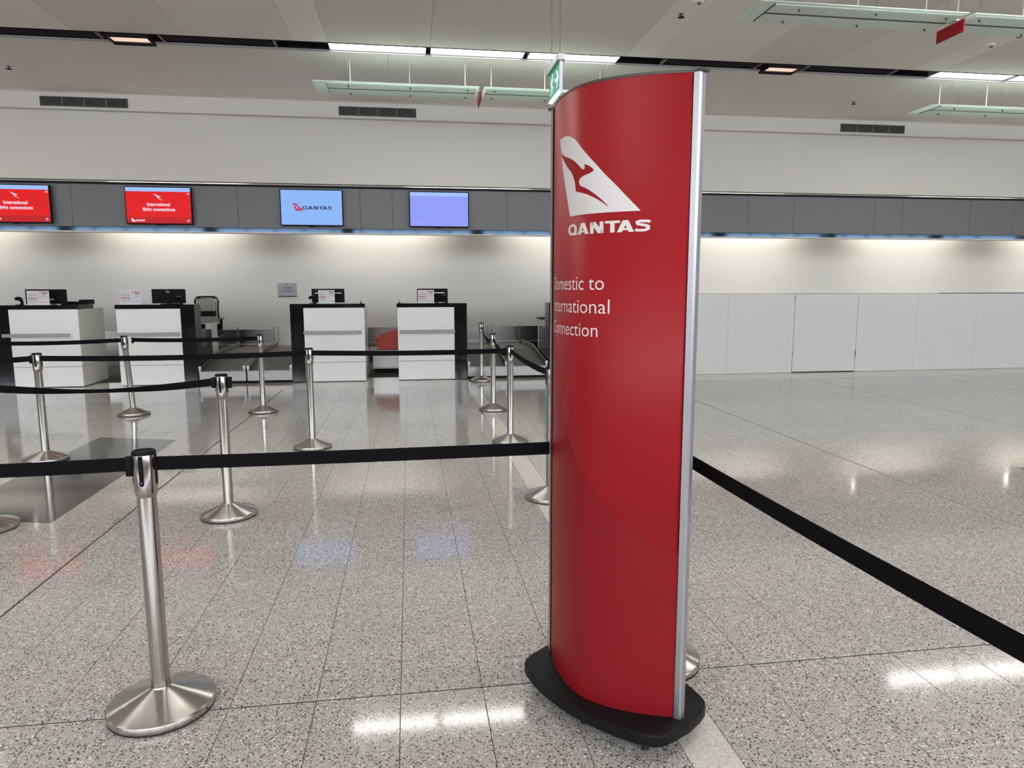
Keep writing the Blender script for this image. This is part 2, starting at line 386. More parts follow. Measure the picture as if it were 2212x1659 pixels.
def bold_y(y): return any(abs(y - q) < 0.02 for q in (2.543, 2.543 + TL * 7))
def tile_rect(xa, xb, ya, yb):
    g = 0.0012
    return (xa + (0.0068 if bold_x(xa) else g), xb - (0.0068 if bold_x(xb) else g), ya + (0.0068 if bold_y(ya) else g), yb - (0.0068 if bold_y(yb) else g))
def in_view(x, y, pad=0.12):
    d = Vector((x, y, -1.55)); z = d.dot(fw)
    if z < 0.3: return False
    return abs(d.dot(rt) / z) < 0.734 + pad and abs(d.dot(up) / z) < 0.55 + pad
cells = []
for xa, xb in XL:
    for ya, yb in YL:
        cells.append((xa, xb, ya, yb, PALE if is_stripe(xa, xb) else FLOOR))
for k in range(-13, 43):                                            # pale border along the desks
    x = -16 + 0; a = -1.97 + (k - 23) * 0.6; a = -15.9 + (k + 8) * 0.9
    cells.append((a, a + 0.9, 11.10, 11.9, PALE))
vis = [c for c in cells if in_view((c[0] + c[1]) / 2, (c[2] + c[3]) / 2)]
vis.sort(key=lambda c: math.hypot((c[0] + c[1]) / 2, (c[2] + c[3]) / 2))
near = set(map(id, vis[:292]))
tile_mesh = {}
rest = {}
for c in cells:
    xa, xb, ya, yb, m = c
    x0, x1, y0, y1 = tile_rect(xa, xb, ya, yb)
    if id(c) in near:
        key = (round(x1 - x0, 4), round(y1 - y0, 4), m.name)
        if key not in tile_mesh:
            mb = MB().box(0, x1 - x0, 0, y1 - y0, -0.010, 0.0)
            bm = mb.bm
            es = [e for e in bm.edges if all(abs(v.co.z) < 1e-6 for v in e.verts)]
            bmesh.ops.bevel(bm, geom=es, offset=0.0008, segments=1, affect='EDGES')
            bmesh.ops.recalc_face_normals(bm, faces=bm.faces)
            me = bpy.data.meshes.new('tile'); bm.to_mesh(me); bm.free(); me.materials.append(m); tile_mesh[key] = me
        o = bpy.data.objects.new('tile', tile_mesh[key]); COL.objects.link(o); o.parent = floor; o.location = (x0, y0, 0)
    else: rest.setdefault(m.name, []).append((x0, x1, y0, y1, m))
for nm, L in rest.items():
    mb = MB()
    for x0, x1, y0, y1, m in L: mb.box(x0, x1, y0, y1, -0.010, 0.0)
    tag(mb.build('tiles', L[0][4], floor), kind='stuff')
def clip_mat(xa, xb):                                              # dark slanted inlay, cut into its tiles by the joints
    out = []
    for ya, yb in YL:
        bm = bmesh.new(); f = bm.faces.new([bm.verts.new((x, y, 0)) for x, y in MAT])
        for co, no in (((xa, 0, 0), (-1, 0, 0)), ((xb, 0, 0), (1, 0, 0)), ((0, ya, 0), (0, -1, 0)), ((0, yb, 0), (0, 1, 0))):
            bmesh.ops.bisect_plane(bm, geom=bm.verts[:] + bm.edges[:] + bm.faces[:], plane_co=co, plane_no=no, clear_outer=True)
        if bm.faces:
            bm.faces.ensure_lookup_table(); out.append([(v.co.x, v.co.y) for v in bm.faces[0].verts])
        bm.free()
    return out
for xa, xb in [(-3.27, -2.834), (-2.834, -2.40)]:
    for pts in clip_mat(xa + 0.0008, xb - 0.0008):
        cx = sum(p[0] for p in pts) / len(pts); cy = sum(p[1] for p in pts) / len(pts)
        q = [(cx + (x - cx) * 0.997, cy + (y - cy) * 0.998) for x, y in pts]
        if len(q) > 2: MB().prism(q, -0.006, 0.0012).build('dark_tile', DARKT, floor)
for pts in ([(5.181, 5.198), (6.03, 4.94), (6.03, 3.77), (5.181, 4.03)], [(5.181, 4.027), (6.03, 3.767), (6.03, 2.60), (5.181, 2.86)]):
    MB().prism(pts, -0.006, 0.0012).build('dark_tile', DARKT, floor)
struct(box('floor_staff', CARPET, FX0, FX1, 12.37, 15.0, -0.002, 0.004))
box('pale_tile', PALE, -20, 30, 11.9, 12.37, -0.010, 0.0, floor)

# ------------------------------------------------------------------ walls
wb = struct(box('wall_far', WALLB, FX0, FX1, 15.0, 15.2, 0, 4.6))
struct(box('wall_left', WALL, FX0 - 0.2, FX0, -8, 15.2, 0, 4.6))
struct(box('wall_right', WALL, FX1, FX1 + 0.2, -8, 15.2, 0, 4.6))
# unseen rear wall: dark below, open window band added above to light the hall
REARM = mat('rear_wall_stone', (0.11, 0.105, 0.10), 0.6)
rear = struct(box('wall_rear', REARM, FX0, FX1, -8.2, -8.0, 0, 2.5))
box('added_window_head', WALL, FX0, FX1, -8.2, -8.0, 4.36, 4.6, rear)
for k in range(9): box('column', WALL, -19.6 + k * 5.6, -19.1 + k * 5.6, -8.0, -7.6, 0.0, 4.4, rear)
for k in range(1, 41): box('added_mullion', TRIMG, -20 + k * 1.2 - 0.03, -20 + k * 1.2 + 0.03, -8.15, -8.05, 2.5, 4.36, rear)
box('added_transom', TRIMG, FX0, FX1, -8.14, -8.06, 3.4, 3.45, rear)
# wall above the desks, and the bulkhead with the grilles
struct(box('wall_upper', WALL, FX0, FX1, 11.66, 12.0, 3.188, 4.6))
bp = [(11.62, 4.175), (11.555, 4.175), (11.55, 4.19), (11.548, 4.37), (11.538, 4.405), (11.51, 4.425), (11.47, 4.432), (11.47, 4.50), (11.659, 4.50), (11.659, 4.175)]
struct(MB().prism(bp, FX0, FX1, 'X').build('wall_bulkhead', WALL, None, True))

# fascia with the screens
fas = empty('wall_fascia', (0, 0, 0), kind='structure')
FY = 11.75
box('fascia_backing', BLACK, FX0, FX1, FY + 0.02, 11.849, 2.50, 3.15, fas)
fx = [-20, -16, -9.2, -7.05, -5.055, -2.635, -0.75, -0.235, 1.63, 3.56, 5.89, 6.755, 8.31, 8.855, 10.22, 11.115, 13.1, 15.5, 18, 22, 26, 30]
for a, b in zip(fx, fx[1:]): box('fascia_panel', FASC, a + 0.002, b - 0.002, FY, FY + 0.02, 2.505, 3.135, fas, 0.001)
struct(box('trim_1', BLACK, FX0, FX1, FY - 0.03, 11.849, 3.137, 3.1655))
struct(box('trim_2', CHROME, FX0, FX1, FY - 0.025, 11.849, 3.166, 3.187))
st3 = MB().prism([(FY, 2.503), (FY - 0.0005, 2.436), (FY + 0.05, 2.436), (FY + 0.05, 2.503)], FX0, FX1, 'X').build('trim_3', TINT); struct(st3)
struct(box('trim_4', WALL, FX0, FX1, FY - 0.02, FY + 0.10, 2.415, 2.435))
struct(box('ceiling_soffit', WALL, FX0, FX1, 12.001, 15.0, 3.25, 3.33))

# wall washer tubes hidden behind the fascia
for k in range(-5, 7):
    cx = 3.38 + 4.0 * k
    t = empty('wall_washer', (cx, 14.45, 3.0), 'long wall washer light hidden behind the grey fascia', 'light', 'wall washers above the counter wall')
    box('housing', PLINTH, -1.3, 1.3, -0.10, 0.10, 0.03, 0.10, t)
    box('tube', TUBE, -1.25, 1.25, -0.035, 0.035, 0.005, 0.029, t)
    box('shield', TRIMG, -1.3, 1.3, -0.112, -0.102, -0.30, 0.10, t)
    for s in (-1.1, 1.1): box('hanger', TRIMG, s - 0.01, s + 0.01, -0.01, 0.01, 0.10, 0.25, t)

# ------------------------------------------------------------------ ceiling
CZ = 4.43
ceil = struct(box('ceiling', CEILC, FX0, FX1, FY0, FY1, 4.62, 4.72))
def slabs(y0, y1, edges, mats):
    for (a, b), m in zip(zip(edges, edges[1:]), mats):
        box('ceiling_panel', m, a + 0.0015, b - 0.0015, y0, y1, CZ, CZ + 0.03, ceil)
P = 8.04
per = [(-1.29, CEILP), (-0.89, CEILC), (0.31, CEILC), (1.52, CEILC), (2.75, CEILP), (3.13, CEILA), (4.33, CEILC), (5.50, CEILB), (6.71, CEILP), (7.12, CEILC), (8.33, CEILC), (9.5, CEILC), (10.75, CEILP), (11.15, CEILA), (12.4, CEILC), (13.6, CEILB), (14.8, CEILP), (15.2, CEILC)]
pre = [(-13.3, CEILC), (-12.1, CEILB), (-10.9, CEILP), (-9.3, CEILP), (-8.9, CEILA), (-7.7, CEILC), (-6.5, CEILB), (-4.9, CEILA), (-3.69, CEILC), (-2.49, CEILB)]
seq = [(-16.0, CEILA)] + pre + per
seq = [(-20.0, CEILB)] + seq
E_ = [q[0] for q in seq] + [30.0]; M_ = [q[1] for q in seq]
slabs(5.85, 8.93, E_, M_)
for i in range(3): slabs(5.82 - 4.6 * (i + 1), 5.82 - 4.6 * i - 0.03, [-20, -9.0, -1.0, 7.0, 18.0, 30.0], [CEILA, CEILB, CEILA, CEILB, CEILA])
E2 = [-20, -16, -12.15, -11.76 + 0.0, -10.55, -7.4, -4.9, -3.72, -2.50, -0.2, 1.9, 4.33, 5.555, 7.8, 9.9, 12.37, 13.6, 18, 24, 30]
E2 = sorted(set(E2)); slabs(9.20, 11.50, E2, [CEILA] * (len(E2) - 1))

# the long black lighting slot
sl = empty('trim_5', (0, 0, 0), kind='structure')
box('slot_top', SLOTB, FX0, FX1, 8.93, 9.20, 4.56, 4.58, sl)
box('slot_side', SLOTB, FX0, FX1, 8.932, 8.945, CZ - 0.004, 4.56, sl)
box('slot_side', SLOTB, FX0, FX1, 9.186, 9.199, CZ, 4.56, sl)
box('slot_lip', TRIMG, FX0, FX1, 9.186, 9.1995, CZ - 0.024, CZ - 0.0005, sl)
def slot_light(cx, cy, z, lab, grp, w=1.16, d=0.232, m=None):
    t = empty('slot_light', (cx, cy, z), lab, 'light', grp)
    MB().box(-w / 2, w / 2, -d / 2, -d / 2 + 0.008, 0, 0.06).box(-w / 2, w / 2, d / 2 - 0.008, d / 2, 0, 0.06).box(-w / 2, -w / 2 + 0.008, -d / 2 + 0.0081, d / 2 - 0.0081, 0, 0.06).box(w / 2 - 0.008, w / 2, -d / 2 + 0.0081, d / 2 - 0.0081, 0, 0.06).build('frame', TRIMG, t)
    box('diffuser', m or LOUV, -w / 2 + 0.0085, w / 2 - 0.0085, -d / 2 + 0.0085, d / 2 - 0.0085, 0.006, 0.03, t)
    mb = MB()
    for i in range(1, 46): mb.box(-w / 2 + i * w / 46 - 0.0012, -w / 2 + i * w / 46 + 0.0012, 0.028, d / 2 - 0.0086, -0.002, 0.0055)
    mb.build('louvre', ALU, t)
    return t
posn = ['left', 'middle', 'right']
for gi, (g, where) in enumerate([(-P, 'far left, beyond the frame'), (0, 'above the left suspended glass luminaire'), (P, 'at the right edge of the ceiling slot')]):
    for i in range(3):
        slot_light(-0.31 + 1.213 * i + g, 9.064, CZ - 0.004, ('white fluorescent slot light, %s of the three %s' % (posn[i], where)), 'lit diffusers in the ceiling slot')
# black linear grilles and warm downlights in the slot
def slot_grille(x0, x1, lab):
    t = empty('slot_grille', ((x0 + x1) / 2, 9.055, CZ), lab, 'vent', 'black linear grilles in the ceiling slot'); h = (x1 - x0) / 2
    box('end_bar', TRIMG, -h, -h + 0.02, -0.105, 0.117, -0.006, 0.03, t); box('end_bar', TRIMG, h - 0.02, h, -0.105, 0.117, -0.006, 0.03, t)
    for y in (-0.06, 0.0, 0.06): box('slat', SLAT, -h + 0.021, h - 0.021, y - 0.006, y + 0.006, -0.002, 0.02, t)
def downlight(x, lab):
    t = empty('slot_downlight', (x, 9.05, CZ), lab, 'light', 'warm downlights in the ceiling slot')
    MB().box(-0.23, 0.23, -0.105, -0.09, -0.045, 0.08).box(-0.23, 0.23, 0.165, 0.18, -0.045, 0.0).box(-0.23, -0.215, -0.0899, 0.1649, -0.045, 0.0).box(0.215, 0.23, -0.0899, 0.1649, -0.045, 0.0).build('housing', BLACK, t)
    box('reflector', WARM, -0.214, 0.214, -0.089, 0.117, -0.02, -0.012, t)
for k, side in ((-1, 'off the left edge'), (0, 'at the left of the photo'), (1, 'right of the red sign'), (2, 'off the right edge')):
    o = k * P
    slot_grille(-4.75 + o, -3.44 + o, 'black slatted grille left of the warm downlight %s' % side)
    slot_grille(-2.79 + o, -1.5 + o, 'black slatted grille right of the warm downlight %s' % side)
    downlight(-3.12 + o, 'small warm square downlight in the black slot %s' % side)
# rows of ceiling lights added out of view to brighten the hall
for r, (y, ox) in enumerate([(5.5, -3.1), (2.4, 0.9), (-1.6, -3.1), (-5.2, 0.9)]):
    for g in (-P, 0, P, 2 * P):
        for i in range(3):
            slot_light(-0.31 + 1.213 * i + g + ox, y, CZ - 0.07, 'added white ceiling light out of view', 'added ceiling lights out of view', 1.16, 0.6, FILL)

# bulkhead grilles
def grille(x0, x1, lab):
    t = empty('wall_grille', ((x0 + x1) / 2, 11.548, 4.209), lab, 'vent', 'grey air grilles on the bulkhead'); h = (x1 - x0) / 2; H = 0.135
    MB().box(-h, h, -0.012, 0, 0, 0.012).box(-h, h, -0.012, 0, H - 0.012, H).box(-h, -h + 0.012, -0.012, 0, 0.0121, H - 0.0121).box(h - 0.012, h, -0.012, 0, 0.0121, H - 0.0121).build('frame', VENT, t)
    box('backing', BLACK, -h + 0.0121, h - 0.0121, -0.003, 0, 0.0121, H - 0.0121, t)
    for i in range(9): box('slat', VENT, -h + 0.0122, h - 0.0122, -0.011, -0.0035, 0.018 + i * 0.0115, 0.0225 + i * 0.0115, t)
    for i in (1, 2, 3): x = -h + 2 * h * i / 4; box('divider', TRIMG, x - 0.004, x + 0.004, -0.0135, -0.0112, 0.0121, H - 0.0121, t)
grille(-5.275, -4.07, 'grey slatted air grille on the bulkhead at far left')
grille(-1.015, 0.172, 'grey slatted air grille on the bulkhead above the screens, left of the red sign')
grille(7.41, 8.62, 'grey slatted air grille on the bulkhead right of the red sign')

# sprinklers and detectors
def sprinkler(x, y, lab):
    t = empty('sprinkler', (x, y, CZ), lab, 'sprinkler', 'ceiling sprinklers')
    MB().lathe([(0, 0), (0.03, 0), (0.028, -0.006), (0, -0.006)], 16).build('rosette', TRIMG, t)
    MB().lathe([(0.006, -0.0062), (0.006, -0.035), (0, -0.035)], 8).build('stem', BLACK, t)
    MB().lathe([(0, -0.0352), (0.036, -0.0352), (0.034, -0.039), (0, -0.039)], 16).build('deflector', BLACK, t)
sprinkler(-5.1, 10.42, 'small dark sprinkler head on the ceiling at far left')
sprinkler(2.92, 7.52, 'small dark sprinkler head on the pale ceiling stripe above the red sign')
sprinkler(6.95, 10.52, 'small dark sprinkler head on the ceiling above the right air grille')
sprinkler(6.99, 7.53, 'small dark sprinkler head near the upper right edge')
for x, y, lab in ((2.96, 7.17, 'round pale detector on the ceiling at the top edge above the red sign'), (6.95, 7.90, 'round pale detector on the pale ceiling stripe at upper right')):
    t = empty('smoke_detector', (x, y, CZ), lab, 'detector', 'ceiling detectors')
    MB().lathe([(0, 0), (0.055, 0), (0.055, -0.012), (0.045, -0.02), (0, -0.02)], 24).build('body', CEILP, t, True)
    MB().lathe([(0, -0.0201), (0.02, -0.0201), (0.016, -0.036), (0, -0.036)], 16, 0.012, 0).build('sensor', VENT, t)

# ------------------------------------------------------------------ suspended glass luminaires
def luminaire(x0, y0, wd, z, n, lab, ctop):
    t = empty('suspended_luminaire', (x0, y0, z), lab, 'light', 'suspended glass luminaires'); L = 2.02; g = 0.06
    for i in range(n):
        a = i * (L + g); gp = box('glass_panel', GLASS, a, a + L, 0, wd, 0, 0.008, t, 0.001)
        m0, m1 = (0.16 if i == 0 else 0.03), (0.16 if i == n - 1 else 0.03)
        w2 = (wd - 0.125) / 2
        for y in (0.038, 0.088 + w2): box('tray', TRAYM, a + m0, a + L - m1, y, y + w2 - 0.0, -0.010, -0.0003, t, 0.001)
        box('spine', VENT, a + m0, a + L - m1, 0.0384 + w2, 0.0876 + w2, -0.004, -0.0003, t)
        if i == 0: box('edge_strip', VENT, a + m0 - 0.006, a + m0 - 0.0003, 0.035, wd - 0.035, -0.009, -0.0003, t)
        for cx in (0.42, 1.17, 1.88):
            cx = cx if i == 0 else L - cx
            for y, mm, r in ((0.11, CABLE, 0.0035), (wd - 0.09, CABLE_LIT, 0.0065)):
                MB().tube([(a + cx, y, 0.0085), (a + cx, y, ctop - z)], r, 6).build('cable', mm, t)
                MB().lathe([(0.006, -0.0101), (0.011, -0.0101), (0.011, -0.016), (0.005, -0.030), (0, -0.030)], 10, a + cx, y).build('bolt', VENT, t)
    for i in range(n - 1):
        x = (i + 1) * L + i * g + g / 2
        box('red_joint_plate', RED, x - 0.006, x + 0.006, 0.09, wd - 0.05, -0.125, -0.012, t)
        box('joint_bracket', ALU, x - 0.028, x + 0.028, wd / 2 - 0.05, wd / 2 + 0.05, 0.0085, 0.02, t)
luminaire(-1.10, 9.03, 0.55, 4.02, 2, 'frosted green glass luminaire hung under the slot left of the red sign', CZ - 0.009)
luminaire(7.12, 9.00, 0.50, 4.02, 2, 'frosted green glass luminaire hung by cables at far right, the smaller one', CZ - 0.009)
luminaire(3.08, 6.07, 0.48, 4.02, 2, 'large near frosted green glass luminaire at the top right corner', CZ - 0.009)

# exit sign
t = empty('exit_sign', (1.075, 5.16, 2.91), 'hanging green exit sign above the left edge of the red sign', 'exit sign')
box('housing', ALU, -0.028, 0.028, -0.195, 0.195, 0.20, 0.245, t, 0.003)
box('panel', EXITG, -0.008, 0.008, -0.175, 0.175, 0.012, 0.1995, t)
box('end_edge', ALU, -0.011, 0.011, -0.183, -0.1755, 0.0, 0.1995, t)
box('lens', EXITL, -0.014, 0.014, -0.1754, 0.185, 0.0, 0.0118, t)
for s, x in ((-1, -0.0085), (1, 0.0085)):
    f = lambda u, v, x=x, s=s: (x, (-u), v)
    arrow = ([(0.035, 0.165), (0.085, 0.165), (0.135, 0.105), (0.085, 0.045), (0.035, 0.045), (0.075, 0.09), (0.02, 0.09), (0.02, 0.12), (0.075, 0.12)], [[0, 1, 2, 7 - 0, 8]])
    arrow = join2d(rect2d(0.015, 0.10, 0.093, 0.117), poly2d([(0.055, 0.165), (0.085, 0.165), (0.14, 0.105), (0.11, 0.105)]), poly2d([(0.11, 0.105), (0.14, 0.105), (0.085, 0.045), (0.055, 0.045)]))
    flat('arrow', arrow, f, EXITW, t)
    head = poly2d([(-0.075 + 0.014 * math.cos(a * PI / 6), 0.172 + 0.014 * math.sin(a * PI / 6)) for a in range(12)])
    man = join2d(head, ribbon([(-0.08, 0.15), (-0.10, 0.095)], 0.03, 0.03), ribbon([(-0.082, 0.145), (-0.05, 0.13), (-0.035, 0.15)], 0.012, 0.012), ribbon([(-0.085, 0.145), (-0.118, 0.14), (-0.13, 0.11)], 0.012, 0.012),
                 ribbon([(-0.098, 0.10), (-0.06, 0.085), (-0.065, 0.04)], 0.017, 0.017), ribbon([(-0.10, 0.10), (-0.115, 0.06), (-0.15, 0.05)], 0.017, 0.017))
    flat('running_figure', man, f, EXITW, t)
for y in (-0.14, 0.15): MB().tube([(0, y, 0.2455), (0, y, CZ - 2.91)], 0.0025, 6).build('cable', CABLE, t)

# ------------------------------------------------------------------ screens on the fascia
def screen(cx, lab, kind, num=None):
    t = empty('wall_screen', (cx, FY, 2.535), lab, 'screen', 'flat screens on the grey fascia')
    W, H = 0.965, 0.565
    box('body', BPLAST, -W / 2, W / 2, -0.095, -0.055, 0, H, t, 0.004)
    box('wall_mount', BLACK, -0.2, 0.2, -0.0545, -0.0005, 0.12, 0.45, t)
    MB().box(-0.05, 0.02, -0.092, -0.06, -0.012, -0.0004, 0.003).build('sensor', BPLAST, t)
    y = -0.0955; w2, z0, z1 = W / 2 - 0.014, 0.016, H - 0.014
    F = lambda u, v: (u, y - 0.0003, v); G = lambda u, v: (u, y - 0.0008, v)
    main = {'red': SCR_R, 'blue': SCR_B, 'lav': SCR_L}[kind]
    p = flat('display', rect2d(-w2, w2, z0, z1), F, main, t)
    if kind == 'red':
        flat('banner', rect2d(-w2, w2, z1 - 0.06, z1), G, SCR_T, t)
        flat('footer', rect2d(-w2, w2, z0, z0 + 0.09), G, SCR_D, t)
        flat('lettering', text2d('Check in all baggage at your airline counter. It may be available at the transfer counter', -w2 + 0.03, w2 - 0.02, z1 - 0.043, 0.02), lambda u, v: (u, y - 0.0012, v), SCR_B, t)
        flat('lettering', text2d('International', -0.165, 0.165, 0.275, 0.052, bold=0.02), G, SCR_W, t)
        flat('lettering', text2d('flight connections', -0.235, 0.235, 0.200, 0.052, bold=0.02), G, SCR_W, t)
        flat('logo', poly2d(fit(KANG, 0.0, 0.405, 0.105)), G, SCR_W, t)
        flat('number', text2d(num, w2 - 0.045, w2 - 0.012, z1 - 0.105, 0.03, ref='1', bold=0.02), G, SCR_W, t)
        H2 = lambda u, v: (u, y - 0.0012, v)
        flat('logo', airline_word(-0.345, -0.21, z0 + 0.028, 0.026), H2, SCR_W, t)
        flat('logo', poly2d(fit(TAIL, -0.375, z0 + 0.045, 0.05)), H2, SCR_W, t)
        flat('roundel', poly2d([(w2 - 0.05 + 0.02 * math.cos(a * PI / 9), z0 + 0.042 + 0.02 * math.sin(a * PI / 9)) for a in range(18)]), H2, SCR_T, t)
        flat('roundel_ring', ribbon([(w2 - 0.05 + 0.013 * math.cos(a * PI / 9), z0 + 0.042 + 0.013 * math.sin(a * PI / 9)) for a in range(19)], 0.006, 0.006), lambda u, v: (u, y - 0.0016, v), SCR_G, t)
    elif kind == 'blue':
        flat('logo', poly2d(fit_to(TAIL, TAIL, -0.205, 0.29, 0.118)), G, SCR_G, t)
        flat('logo', poly2d(fit_to(KANG, TAIL, -0.205, 0.29, 0.118)), lambda u, v: (u, y - 0.0012, v), SCR_B, t)
        flat('lettering', airline_word(-0.145, 0.315, 0.255, 0.052), G, SCR_N, t)
    else:
        flat('banner', rect2d(-w2, w2, z1 - 0.06, z1), G, SCR_T, t)
        flat('logo', poly2d(fit(KANG, -0.01, 0.365, 0.10)), G, SCR_F, t)
        flat('lettering', text2d('Group check-in', -0.19, 0.19, 0.205, 0.05), G, SCR_F, t)
        flat('logo', airline_word(-0.37, -0.20, z0 + 0.04, 0.025), G, SCR_F, t)
        flat('logo', poly2d(fit(TAIL, -0.40, z0 + 0.06, 0.045)), G, SCR_F, t)
    return t
screen(-5.79, 'wall screen with red page and number 10, cut by the left edge', 'red', '10')
screen(-3.775, 'wall screen with red page and number 11, second from the left', 'red', '11')
screen(-1.495, 'pale blue wall screen with a dark airline name and small red tail', 'blue')
screen(0.515, 'blank lavender blue wall screen beside the red sign', 'lav')

# ------------------------------------------------------------------ low panelled wall on the right
lw = empty('wall_lower', (0, 0, 0), kind='structure')
box('carcass', BLACK, 3.62, 30.0, 11.872, 15.0, 0.006, 1.415, lw)
xs = [3.62, 5.65, 6.92, 8.175, 9.37, 10.62, 11.87, 13.1, 14.4, 15.6, 16.8, 18.0, 22.0, 26.0, 30.0]
for i, (a, b) in enumerate(zip(xs, xs[1:])):
    if abs(a - 6.92) < 0.01: box('door_panel', HOARD, a + 0.009, b - 0.005, 11.853, 11.871, 0.016, 1.432, lw, 0.001)
    else: box('wall_panel', HOARD, a + 0.0015, b - 0.0015, 11.85, 11.871, 0.004, 1.435, lw, 0.001)
box('top_board', HOARD, 3.62, 30.0, 11.873, 14.999, 1.416, 1.428, lw)
for z in (0.32, 1.32): box('hinge', TRIMG, 6.913, 6.929, 11.8465, 11.8525, z, z + 0.09, lw)
box('latch', BLACK, 8.168, 8.179, 11.8465, 11.8525, 0.28, 0.39, lw)
struct(box('dark_gap_strip', BLACK, 9.86, 13.4, 11.875, 11.93, 1.4365, 1.448))  # black strip stands in for the dark open gap behind the panel top

# steel plinth and wall signs on the far wall
pl_ = empty('baseboard_far', (0, 0, 0), kind='structure')
px = [-20, -16, -12.4, -9.2, -7.3, -5.6, -3.95, -2.75]
for a, b in zip(px, px[1:]): box('steel_panel', PLINTH, a + 0.002, b - 0.002, 14.97, 14.999, 0.006, 0.715, pl_)
px = [-1.9, -0.95, 0.62, 1.9, 3.6]
for a, b in zip(px, px[1:]): box('steel_panel', PLINTH, a + 0.002, b - 0.002, 14.97, 14.999, 0.006, 0.735, pl_)
box('pale_panel', CREAML, -2.745, -1.905, 14.965, 14.999, 0.006, 0.735, pl_)
box('steel_rail', STEEL, -20, -2.75, 14.93, 14.968, 0.40, 0.43, pl_)
box('steel_rail', STEEL, -1.9, 3.6, 14.93, 14.968, 0.40, 0.43, pl_)
t = empty('warning_sign', (-2.472, 15.0, 1.385), 'small grey warning plaque on the pale wall left of the third counter', 'sign')
box('plaque', SIGNG, -0.185, 0.185, -0.012, -0.001, 0, 0.275, t)
box('black_edge', BLACK, -0.186, 0.186, -0.014, -0.0122, 0.0, 0.016, t)
W = lambda u, v: (u, -0.0125, v)
flat('lettering', text2d('WARNING!', -0.10, 0.10, 0.165, 0.032, ref='W', bold=0.03), W, INKK, t)
flat('lettering', text2d('Checked baggage screening', -0.165, 0.165, 0.125, 0.02, bold=0.025), W, INKK, t)
flat('lettering', text2d('may be in operation', -0.115, 0.115, 0.092, 0.02, bold=0.025), W, INKK, t)
flat('emblem', poly2d([(-0.013, 0.245), (0.013, 0.245), (0.016, 0.262), (0, 0.27), (-0.016, 0.262)]), W, INKK, t)
flat('lettering', text2d('Sydney Airport', -0.045, 0.045, 0.228, 0.008), W, INKK, t)

# ------------------------------------------------------------------ check-in counters
def counter(x0, x1, side, lab, rail, ypos=11.9, ext=0.0, ret=False):
    """white front between x0 and x1; side = -1 black gable on the left, +1 on the right"""
    t = empty('check_in_counter', ((x0 + x1) / 2, ypos, 0), lab, 'counter', 'white and black check-in counters')
    w_ = (x1 - x0) / 2; D = 0.93; g = 0.215
    box('lower_front', WHITEL, -w_, w_, 0, 0.02, 0.012, 0.325, t, 0.0015)
    box('upper_front', WHITEL, -w_, w_, 0, 0.02, 0.331, 1.232, t, 0.0015)
    for s in (-1, 1):
        a, b = (-w_, -w_ + 0.02) if s < 0 else (w_ - 0.02, w_)
        if s != side:
            box('lower_side', CREAML, a, b, 0.0202, D, 0.012, 0.325, t, 0.0015)
            box('upper_side', CREAML, a, b, 0.0202, D, 0.331, 1.232, t, 0.0015)
        else: box('inner_side', CREAML, a, b, 0.0202, D, 0.012, 1.232, t)
    box('carcass', BLACK, -w_ + 0.0205, w_ - 0.0205, 0.0205, D - 0.1, 0.014, 1.2, t)
    gx0, gx1 = (w_ + 0.001, w_ + g) if side > 0 else (-w_ - g, -w_ - 0.001)
    box('black_gable', BSTONE, gx0, gx1, -0.002, 0.34, 0.012, 1.3, t, 0.002)
    box('gable_return', BSTONE, gx0, gx1, 0.341, D, 0.012, 0.86, t, 0.002)
    tx0, tx1 = (-w_ - 0.012, w_ + 0.0005) if side > 0 else (-w_ - 0.0005, w_ + 0.012)
    box('worktop', BSTONE, tx0, tx1, -0.006, 0.55, 1.234, 1.3, t, 0.002)
    MB().box(rail[0], rail[1], -0.075, -0.060, 0.803, 0.858, 0.002).build('bag_rail', PLINTH, t)
    for x in (rail[0] + 0.06, rail[1] - 0.06): box('rail_bracket', STEEL, x - 0.02, x + 0.02, -0.0598, -0.0005, 0.815, 0.845, t)
    if ret:
        a, b = (gx1 - 0.13, gx1 - 0.03) if side > 0 else (gx0 + 0.03, gx0 + 0.13)
    return t
c1 = counter(-6.165, -5.165, -1, 'white counter with black gable at the far left, its right side showing', (-0.59, 0.37))
c2 = counter(-4.605, -3.64, 1, 'white counter beside the mesh chair, black gable on its right', (-0.48, 0.47))
c3 = counter(-1.725, -0.745, -1, 'white counter left of the orange trays, black gable on its left', (-0.495, 0.44))
c4 = counter(-0.20, 0.75, 1, 'white counter right of the orange trays, black gable on its right', (-0.44, 0.485))
c5 = counter(2.60, 3.55, -1, 'white counter almost hidden behind the red sign, a sliver of black edge showing', (-0.47, 0.45))
for x, lab in ((-3.535, 'narrow white staff partition beside the mesh chair'), (2.44, 'narrow white staff partition with dark armrest bar at the left edge of the red sign')):
    t = empty('staff_partition', (x, 12.62, 0), lab, 'partition')
    box('board', CREAML, 0 - (0.0), 0.10, 0.24, 0.62, 0.24, 0.955, t, 0.002)
    box('foot', BLACK, 0.01, 0.09, 0.25, 0.61, 0.005, 0.2395, t)
    if x > 0: box('bar', BLACK, -0.03, 0.13, 0.20, 0.60, 0.975, 1.0, t); box('bar_post', BLACK, 0.04, 0.06, 0.38, 0.40, 0.9555, 0.9745, t)
# black upstand box at the back of counter one
t = empty('ticket_printer', (-5.43, 12.55, 1.3), 'low black printer box at the right end of the far left counter', 'printer')
box('body', BPLAST, -0.22, 0.20, -0.10, 0.14, -0.0 + 0.0005, 0.045, t, 0.004)
box('hood', BPLAST, 0.06, 0.20, -0.11, 0.14, 0.0455, 0.075, t, 0.004)
box('paper_slot', PAPER, -0.19, 0.05, -0.06, 0.05, 0.0455, 0.05, t)

